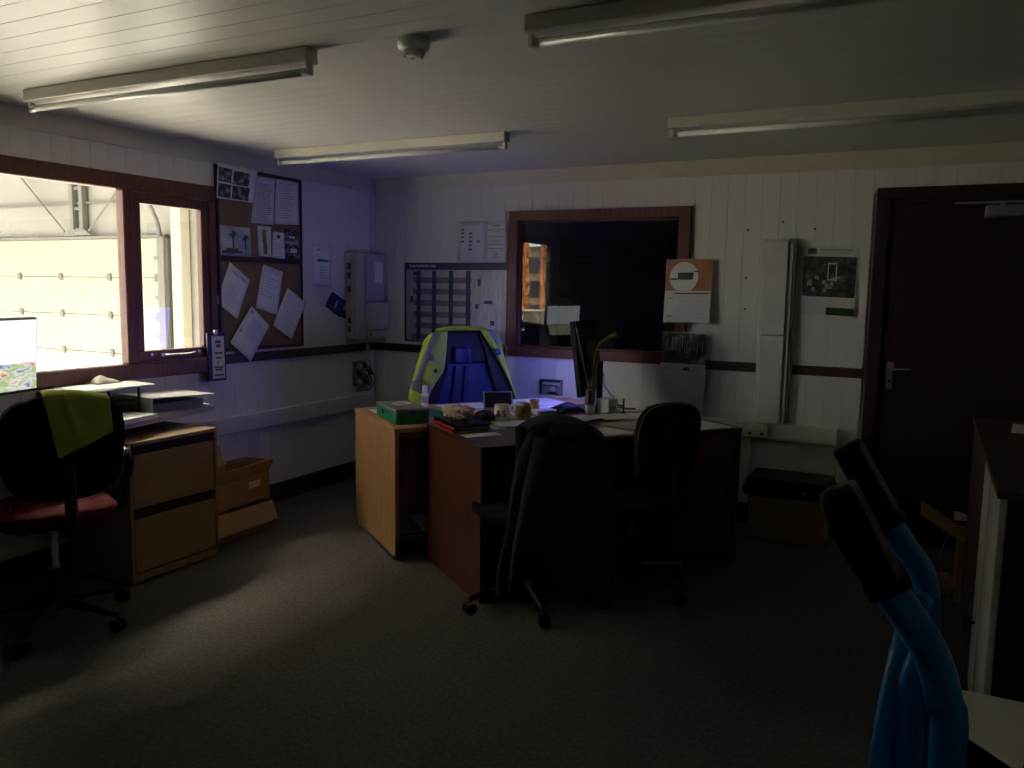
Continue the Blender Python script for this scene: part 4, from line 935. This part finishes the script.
def mug(name, label, u, v, z, m, rz, r=.042, h=.092):
    t = dthing(name, label, 'mug', u, v, z, rz, 'mugs on the desks')
    MB().lathe([(.0, .001), (r*.9, .001), (r, .008), (r, h), (r-.005, h), (r-.006, .012), (0, .010)], 28).build('cup', m, t, True)
    MB().tube([(r-.001, 0, h*.82), (r+.026, 0, h*.80), (r+.032, 0, h*.5), (r+.02, 0, h*.25), (r-.001, 0, h*.2)], .006, 8).build('handle', m, t, True)
    return t
m1 = mug('mug', 'cream mug with large dark letters, beside the brown packet', .40, .635, ZD, 'ceramic', .6)
# letters wrapped on the mug, facing the room
d1 = math.atan2(-m1.location.y, -m1.location.x) - (DA+.6)
for ch, da in (('&', -.42), ('S', .28)):
    a = d1+da; text_mesh(ch, .05, 'letter', 'ink', m1, Matrix.Translation((.0432*math.cos(a), .0432*math.sin(a), .045)) @ Matrix.Rotation(a+PI/2, 4, 'Z') @ Matrix.Rotation(PI/2, 4, 'X'), True)
m2 = mug('mug', 'mug with mustard-yellow pattern and a looped handle', .545, .665, ZD, 'ceramic', PI*.75)
MB().lathe([(.0424, .012), (.0428, .02), (.0428, .07), (.0424, .078)], 28).build('pattern_band', 'yellow', m2, True)
dm = math.atan2(-m2.location.y, -m2.location.x)-(DA+PI*.75)
MB().box(-.014, .014, -.0006, .0006, .035, .065, rot=Matrix.Rotation(dm+PI/2, 3, 'Z'), loc=(.0436*math.cos(dm), .0436*math.sin(dm), 0)).build('pattern_panel', 'darkgrey', m2)
tb2 = dthing('tablet', 'black tablet propped up behind the mugs', 'tablet', .60, 1.10, ZL, -.25)
MB().box(-.09, .09, -.006, .006, .012, .125, .003, rot=Matrix.Rotation(-.45, 3, 'X')).build('casing', 'grey', tb2)
MB().box(-.08, .08, -.0075, -.0062, .02, .115, rot=Matrix.Rotation(-.45, 3, 'X')).build('screen', 'shiny', tb2); MB().box(-.03, .03, .01, .07, .001, .01, .002).build('prop', 'grey', tb2)
dsheet('clip_tray', 'flat white board lying in front of the two mugs', .46, .515, ZD, .30, .15, -.12, 'paper', .006, cat='board')
dsheet('paper_sheet', 'white sheet peeping out under the flat white board', .30, .475, ZD, .07, .15, -.3, 'paper2', .001)
yr = dthing('tape_roll', 'mustard-yellow roll of string behind the white box', 'roll', .80, 1.02, ZL)
MB().lathe([(.012, .001), (.030, .001), (.031, .012), (.028, .045), (.031, .07), (.012, .07)], 20).build('roll', 'yellow', yr, True); MB().lathe([(.0118, .0005), (.0118, .072)], 12).build('core', 'doorwood', yr)
wb2 = dthing('white_box', 'small white plastic box in front of the yellow roll', 'box', .80, .90, ZL, .1)
MB().box(-.07, .07, -.04, .04, .001, .028, .004).build('body', 'white', wb2); MB().box(-.05, .05, -.0415, -.0402, .008, .02).build('grille', 'grey', wb2)
ms = dthing('computer_mouse', 'black computer mouse near the yellow-patterned mug', 'mouse', .68, .93, ZL, .5)
MB().grid(lambda a, b: Vector((.03*math.cos(a*2*PI)*math.sin(b*PI/2), .05*math.sin(a*2*PI)*math.sin(b*PI/2), .001+.032*math.cos(b*PI/2))), 20, 8).build('shell', 'black', ms, True); MB().box(-.003, .003, .02, .035, .028, .034, .001).build('wheel', 'grey', ms)
nf = dthing('navy_bundle', 'folded navy cloth lying before the silver tumbler', 'cloth', 0.955, .905, ZL+.012, .2)
MB().grid(lambda a, b: Vector(((a-.5)*.18, (b-.5)*.15, .004+.045*(math.sin(PI*a)**.5)*(math.sin(PI*b)**.5)*(1+.25*math.sin(6*a+4*b)))), 16, 12, .01).build('cloth', 'navy', nf, True)
tm = dthing('tumbler', 'silver-grey travel tumbler next to the white power box', 'tumbler', 1.075, .83, ZL)
MB().lathe([(0, .001), (.028, .001), (.031, .05), (.031, .052)], 24).build('base_band', 'white', tm, True)
MB().lathe([(.031, .0525), (.034, .15), (.031, .15), (.028, .054)], 24).build('body', 'grey', tm, True)
MB().lathe([(.0305, .138), (.0345, .1505), (.0345, .158), (.031, .158)], 24).build('rim', 'darkgrey', tm, True)
d3 = math.atan2(-tm.location.y, -tm.location.x)-DA
MB().box(-.009, .009, -.001, .001, .065, .14, rot=Matrix.Rotation(d3+PI/2, 3, 'Z'), loc=(.0345*math.cos(d3), .0345*math.sin(d3), 0)).build('window_strip', 'black', tm)
kk = (Vector(tm.location)-EYE).dot(cf)
ro = thing('thin_rod', 'thin grey rod standing in the silver tumbler', 'rod', D(1.075, .83, ZL+.055)); b0 = Vector(ro.location)
MB().tube([Vector((0.004, 0, 0)), atk(588, 386, kk-.02)-b0, atk(575, 322, kk-.16)-b0], .0028, 6).build('rod', 'pale', ro)
sg = thing('leaf_sprig', 'pale green bent leaf sprig rising beside the monitor', 'sprig', D(1.08, .835, ZL+.055)); b0 = Vector(sg.location)
MB().tube([Vector((.01, .01, 0)), atk(591, 384, kk)-b0, atk(595, 354, kk)-b0], .0022, 6).build('stem', 'leaf', sg)
def leafp(pts, w, nm):
    P = [atk(x, y, kk)-b0 for x, y in pts]
    def f(a, b):
        n = len(P)-1; i = min(int(b*n), n-1); p = P[i].lerp(P[i+1], b*n-i); ww = w*(math.sin(PI*(.08+.88*b))**.7)
        return p + (cu*.7-cr*.4)*ww*(a-.5) - cf*(.006*math.sin(PI*a))
    MB().grid(f, 4, 12, .0015).build(nm, 'leaf', sg, True)
leafp([(595, 354), (600, 344), (607, 339), (613, 335), (618, 337)], .030, 'leaf'); leafp([(611, 336), (611.5, 342), (610, 348)], .016, 'leaf')
pb = dthing('power_box', 'white plug-in power box on the desk beside the tumbler', 'power supply', 1.175, .79, ZL, .25)
MB().box(-.042, .042, -.05, .05, .001, .092, .005).build('casing', 'white', pb); MB().box(-.02, .02, -.0512, -.0502, .03, .05).build('rating_plate', 'pale', pb)
cbl = thing('cable', 'thin black cable hanging from the monitor down to the desk', 'cable', D(1.20, .90, ZL)); b0 = Vector(cbl.location)
k2 = kk+.25
MB().tube([atk(*q, k2)-b0 for q in ((596, 356), (600, 365), (604, 376), (604, 384), (610, 394), (614, 400))]+[Vector((.03, -.05, .006)), Vector((.10, -.02, .005))], .0032, 6).build('cable', 'black', cbl)
c2_ = thing('cable_bundle', 'loops of black cable behind the pen stand', 'cable', D(1.27, .85, ZD)); 
MB().tube([(-.10, .06, .03), (-.04, .0, .035), (.03, .03, .012), (.0, .09, .006), (-.06, .04, .012), (.06, -.02, .006), (.13, .0, .005)], .005, 6).build('cable', 'black', c2_)
ps = dthing('pen_stand', 'short black upright pen holder on the dark desk', 'pen holder', 1.20, .655, ZD)
MB().lathe([(.02, .001), (.02, .005), (.006, .007), (.006, .085), (0, .086)], 14).build('stem', 'black', ps, True)
cu_ = dthing('small_cube', 'tiny grey cube at the back of the dark desk', 'cube', 1.38, .655, ZD, .3); MB().box(-.016, .016, -.016, .016, .001, .034, .003).build('cube', 'grey', cu_); MB().box(-.012, .012, -.0172, -.0163, .006, .029).build('face', 'pale', cu_)
monitor('monitor', 'black monitor standing on the desks with its back to the room', (-1.875, 4.72, ZL), PI/2+.10, .48, .455, .095, -.13, 'blue')
GP = 'loose papers on the desks'
dsheet('paper_sheet', 'creased white sheet in front of the navy cloth', .86, .56, ZD+.0005, .22, .20, .3, 'paper2', .0015, .012)
dsheet('paper_sheet', 'pale sheet lying before the power box', 1.10, .53, ZD+.003, .28, .20, -.1, 'paper2', .0015, .006, lines(.1, .9, .15, .85, 9, .3, .01, 21))
dsheet('clip_folder', 'grey folder with a black edge lying slanted on the dark desk', 1.00, .25, ZD+.002, .34, .25, .38, 'pale', .006, cat='folder')
f_ = bpy.data.objects['clip_folder']; MB().box(-.17, -.155, -.125, .125, .0065, .0085).build('black_edge', 'black', f_)
dsheet('paper_sheet', 'pale sheet at the near desk edge between the two chairs', .74, .14, ZD, .24, .20, .1, 'paper2', .0015)
dsheet('paper_sheet', 'white sheet by the pale wooden chair edge at the back of the dark desk', 1.31, .50, ZD+.006, .14, .2, .5, 'paper', .0015)
dsheet('paper_sheet', 'white sheet at the desk corner nearest the upright trunking', 1.36, .17, ZD, .22, .30, .05, 'paper', .0025)

# ================================================================ RIGHT SIDE OF THE ROOM
cx = thing('carton_low', 'brown cardboard carton under the black case by the wall', 'carton', (-.685, 5.03, 0))
MB().box(-.215, .215, -.15, .145, .001, .265, .004).build('body', 'card', cx); MB().box(-.215, .215, -.03, .03, .2652, .2662).build('tape', 'cornice', cx)
cs = thing('black_case', 'black hard case with steel catches on the brown carton', 'case', (-.685, 5.03, .267))
MB().prism([(-.245, .001), (.245, .001), (.25, .04), (.225, .105), (-.225, .105), (-.25, .04)], 1, -.155, .15).build('shell', 'black', cs)
MB().box(-.251, .251, -.158, -.1555, .038, .044).build('seam', 'darkgrey', cs)
for a in (-.15, .10): MB().box(a-.014, a+.014, -.163, -.1555, .025, .052, .003).build('catch', 'chrome', cs)
MB().tube([(-.06, -.157, .05), (-.06, -.185, .05), (.06, -.185, .05), (.06, -.157, .05)], .007, 8, 1).build('handle', 'black', cs)
# dark cabinet with pale side
cbn = thing('side_cabinet', 'dark-topped cabinet with a pale ribbed side beside the door', 'cabinet', (.21, 2.69, 0))
MB().box(-.008, .9, -.006, 1.62, .878, .90, .003).build('top', 'rail', cbn)
MB().box(.02, .89, 0, 1.61, .05, .8775).build('carcass', 'rail', cbn); MB().box(.04, .87, .02, 1.59, .001, .0495).build('plinth', 'black', cbn)
MB().box(0, .0195, .0, .22, .02, .872, .002).build('pale_panel', 'white', cbn); MB().box(.006, .0195, .2205, .44, .02, .872).build('recessed_panel', 'cornice', cbn)
MB().box(0, .0195, .4405, .71, .02, .872, .002).build('pale_panel', 'white', cbn); MB().box(0, .0195, .7105, 1.61, .02, .872, .002).build('dark_panel', 'rail', cbn)
MB().cyl((-.02, .56, .3), (-.0005, .56, .3), .006).box(-.024, -.0205, .545, .575, .29, .31, .002).build('latch', 'black', cbn)
flat_sheet('paper_sheet', 'white sheet on top of the dark side cabinet', 'paper', (.44, 4.02, .901), -.1, .21, .28, 'paper', .0015)
mt = thing('metal_clip', 'small bright metal lid on the dark side cabinet', 'lid', (.405, 3.38, .901)); MB().lathe([(.028, .001), (.03, .01), (.024, .02), (0, .022)], 20).build('lid', 'chrome', mt, True)
# waste carton behind it
wc = thing('waste_carton', 'tall brown carton stuffed with packaging between side cabinet and door', 'carton', (.345, 4.485, 0))
for a in ((-.16, .16, -.16, -.156), (-.16, .16, .156, .16), (-.16, -.156, -.1555, .1555), (.156, .16, -.1555, .1555)): MB().box(*a, .001, .30).build('side', 'card', wc)
MB().box(-.155, .155, -.155, .155, .002, .25).build('filling', 'cardin', wc)
o = MB().box(-.20, 0, -.15, .15, 0, .004).build('flap', 'card', wc); o.location = (-.161, 0, .301); o.rotation_euler = (0, .55, 0)
pk = thing('packing_paper', 'pale folded packing sheet sticking out of the tall brown carton', 'packaging', (.30, 4.42, .302)); MB().grid(lambda a, b: Vector((-.14+.24*a, -.06+.12*b, .04+.05*(1-a)+.02*math.sin(5*a+b))), 10, 4, .004).build('sheet', 'pale', pk)
MB().tube([(-.13, -.02, .06), (-.17, -.05, -.02), (-.19, -.06, -.12), (-.16, -.05, -.19)], .0025, 6).build('loose_wire', 'inkgrey', pk)
rl = thing('cardboard_roll', 'short cardboard roll on the floor before the tall brown carton', 'roll', (.10, 4.40, 0), .4); MB().lathe([(.03, -.06), (.055, -.06), (.055, .06), (.03, .06)], 20, (1, 0, 0), (0, 0, .056)).build('roll', 'cardin', rl, True)
# low white carton with pencil
wx = thing('white_carton', 'low carton with white flaps on the floor beside the side cabinet', 'carton', (.40, 2.16, 0))
for a in ((-.28, .35, -.25, -.246), (-.28, .35, .40, .404), (-.28, -.276, -.2455, .3995), (.346, .35, -.2455, .3995)): MB().box(*a, .001, .33).build('side', 'darkgrey', wx)
MB().box(-.275, .345, -.245, .395, .002, .29).build('contents', 'black', wx)
MB().prism([(-.30, .42), (-.10, .42), (-.10, .20), (-.14, .02), (-.30, .20)], 2, .3305, .334).build('flap', 'paper2', wx)
MB().box(-.085, .345, -.22, .415, .3305, .334).build('flap', 'paper2', wx)
pn = thing('pencil', 'red-brown pencil lying on the white carton flap', 'pencil', (.322, 2.44, .336)); 
MB().lathe([(.004, 0), (.0042, .002), (.0042, .16), (.001, .18)], 6, Vector((.18, -.98, 0)).normalized(), (0, 0, .0045)).build('shaft', 'doorwood', pn)
# blue hand truck
ht = thing('hand_truck', 'blue tubular hand truck with black hand grips', 'hand truck', Vector((.03, 1.02, 0)))
b0 = Vector(ht.location)
KN, KF = .80, 1.04
def A(px, py, k): return atk(px, py, k)-b0
near = [A(884, 583, KN), A(905, 612, KN), A(930, 652, KN), A(944, 700, KN), A(947, 768, KN)]
e = near[-1]; near += [Vector((e.x+.0, e.y-.02, .55)), Vector((e.x, e.y-.02, .16))]
MB().tube(near, .0172, 14).build('side_tube', 'blue', ht, True)
far = [A(886, 517, KF), A(905, 546, KF), A(922, 572, KF), A(928, 604, KF), A(926, 660, KF), A(918, 768, KF)]
e2 = far[-1]; far += [Vector((e2.x, e2.y, .55)), Vector((e2.x, e2.y, .16))]
MB().tube(far, .0155, 14).build('side_tube', 'blue', ht, True)
br = [A(922, 600, KF-.02), A(912, 622, KF-.05), A(902, 650, KF-.08), A(880, 768, KF-.10)]
MB().tube(br+[Vector((br[-1].x-.02, br[-1].y, .5))], .0135, 10).build('brace_tube', 'blue', ht, True)
ar = [A(906, 790, .93), A(911, 700, .93), A(918, 668, .93), A(928, 655, .93), A(936, 668, .93), A(938, 700, .93), A(936, 790, .93)]
MB().tube([Vector((ar[0].x, ar[0].y, .5))]+ar+[Vector((ar[-1].x, ar[-1].y, .5))], .0155, 10).build('loop_tube', 'blue', ht, True)
def grip(p0, p1, w, h, nm):
    d = (p1-p0); q = d.to_track_quat('Z', 'Y').to_matrix()
    return MB().box(-w, w, -h, h, 0, d.length, .005, rot=q, loc=p0, seg=2).build(nm, 'black', ht)
g1 = grip(A(836, 486, KN+.02), A(888, 590, KN), .0165, .0175, 'hand_grip'); g2 = grip(A(846, 444, KF+.02), A(889, 521, KF), .018, .017, 'hand_grip')
gq = (A(888, 590, KN)-A(836, 486, KN+.02)); dv = gq.normalized()
p0 = A(822, 500, KN-.01); MB().tube([A(838, 490, KN+.02), A(827, 499, KN), A(836, 528, KN-.01), A(858, 568, KN-.01), A(880, 590, KN)], .006, 8).build('hand_guard', 'black', ht, True)
for p, n_ in ((A(887, 588, KN), dv), (A(888, 519, KF), (A(889, 521, KF)-A(846, 444, KF)).normalized())): MB().lathe([(.0205, -.006), (.0205, .006)], 16, n_, p).build('grip_collar', 'black', ht)
ax0, ax1 = Vector((near[-1].x, near[-1].y, .13)), Vector((far[-1].x, far[-1].y, .13))
MB().cyl(ax0, ax1, .012).build('axle', 'metal', ht)
axd = (ax1-ax0).normalized()
for p, s in ((ax0, -1), (ax1, 1)):
    MB().lathe([(.05, -.025), (.125, -.03), (.128, 0), (.125, .03), (.05, .025)], 24, axd, p+axd*s*.05).build('wheel', 'black', ht, True)
MB().tube([near[3], near[3].lerp(far[4], .5)+Vector((0, 0, -.02)), far[4]], .012, 8).build('cross_tube', 'blue', ht, True)
pl = Vector((-.25, .05, 0)); MB().grid(lambda a, b: Vector((ax0.x, ax0.y, .012)).lerp(Vector((ax1.x, ax1.y, .012)), a)+pl*b, 2, 2, .006).build('toe_plate', 'blue', ht)
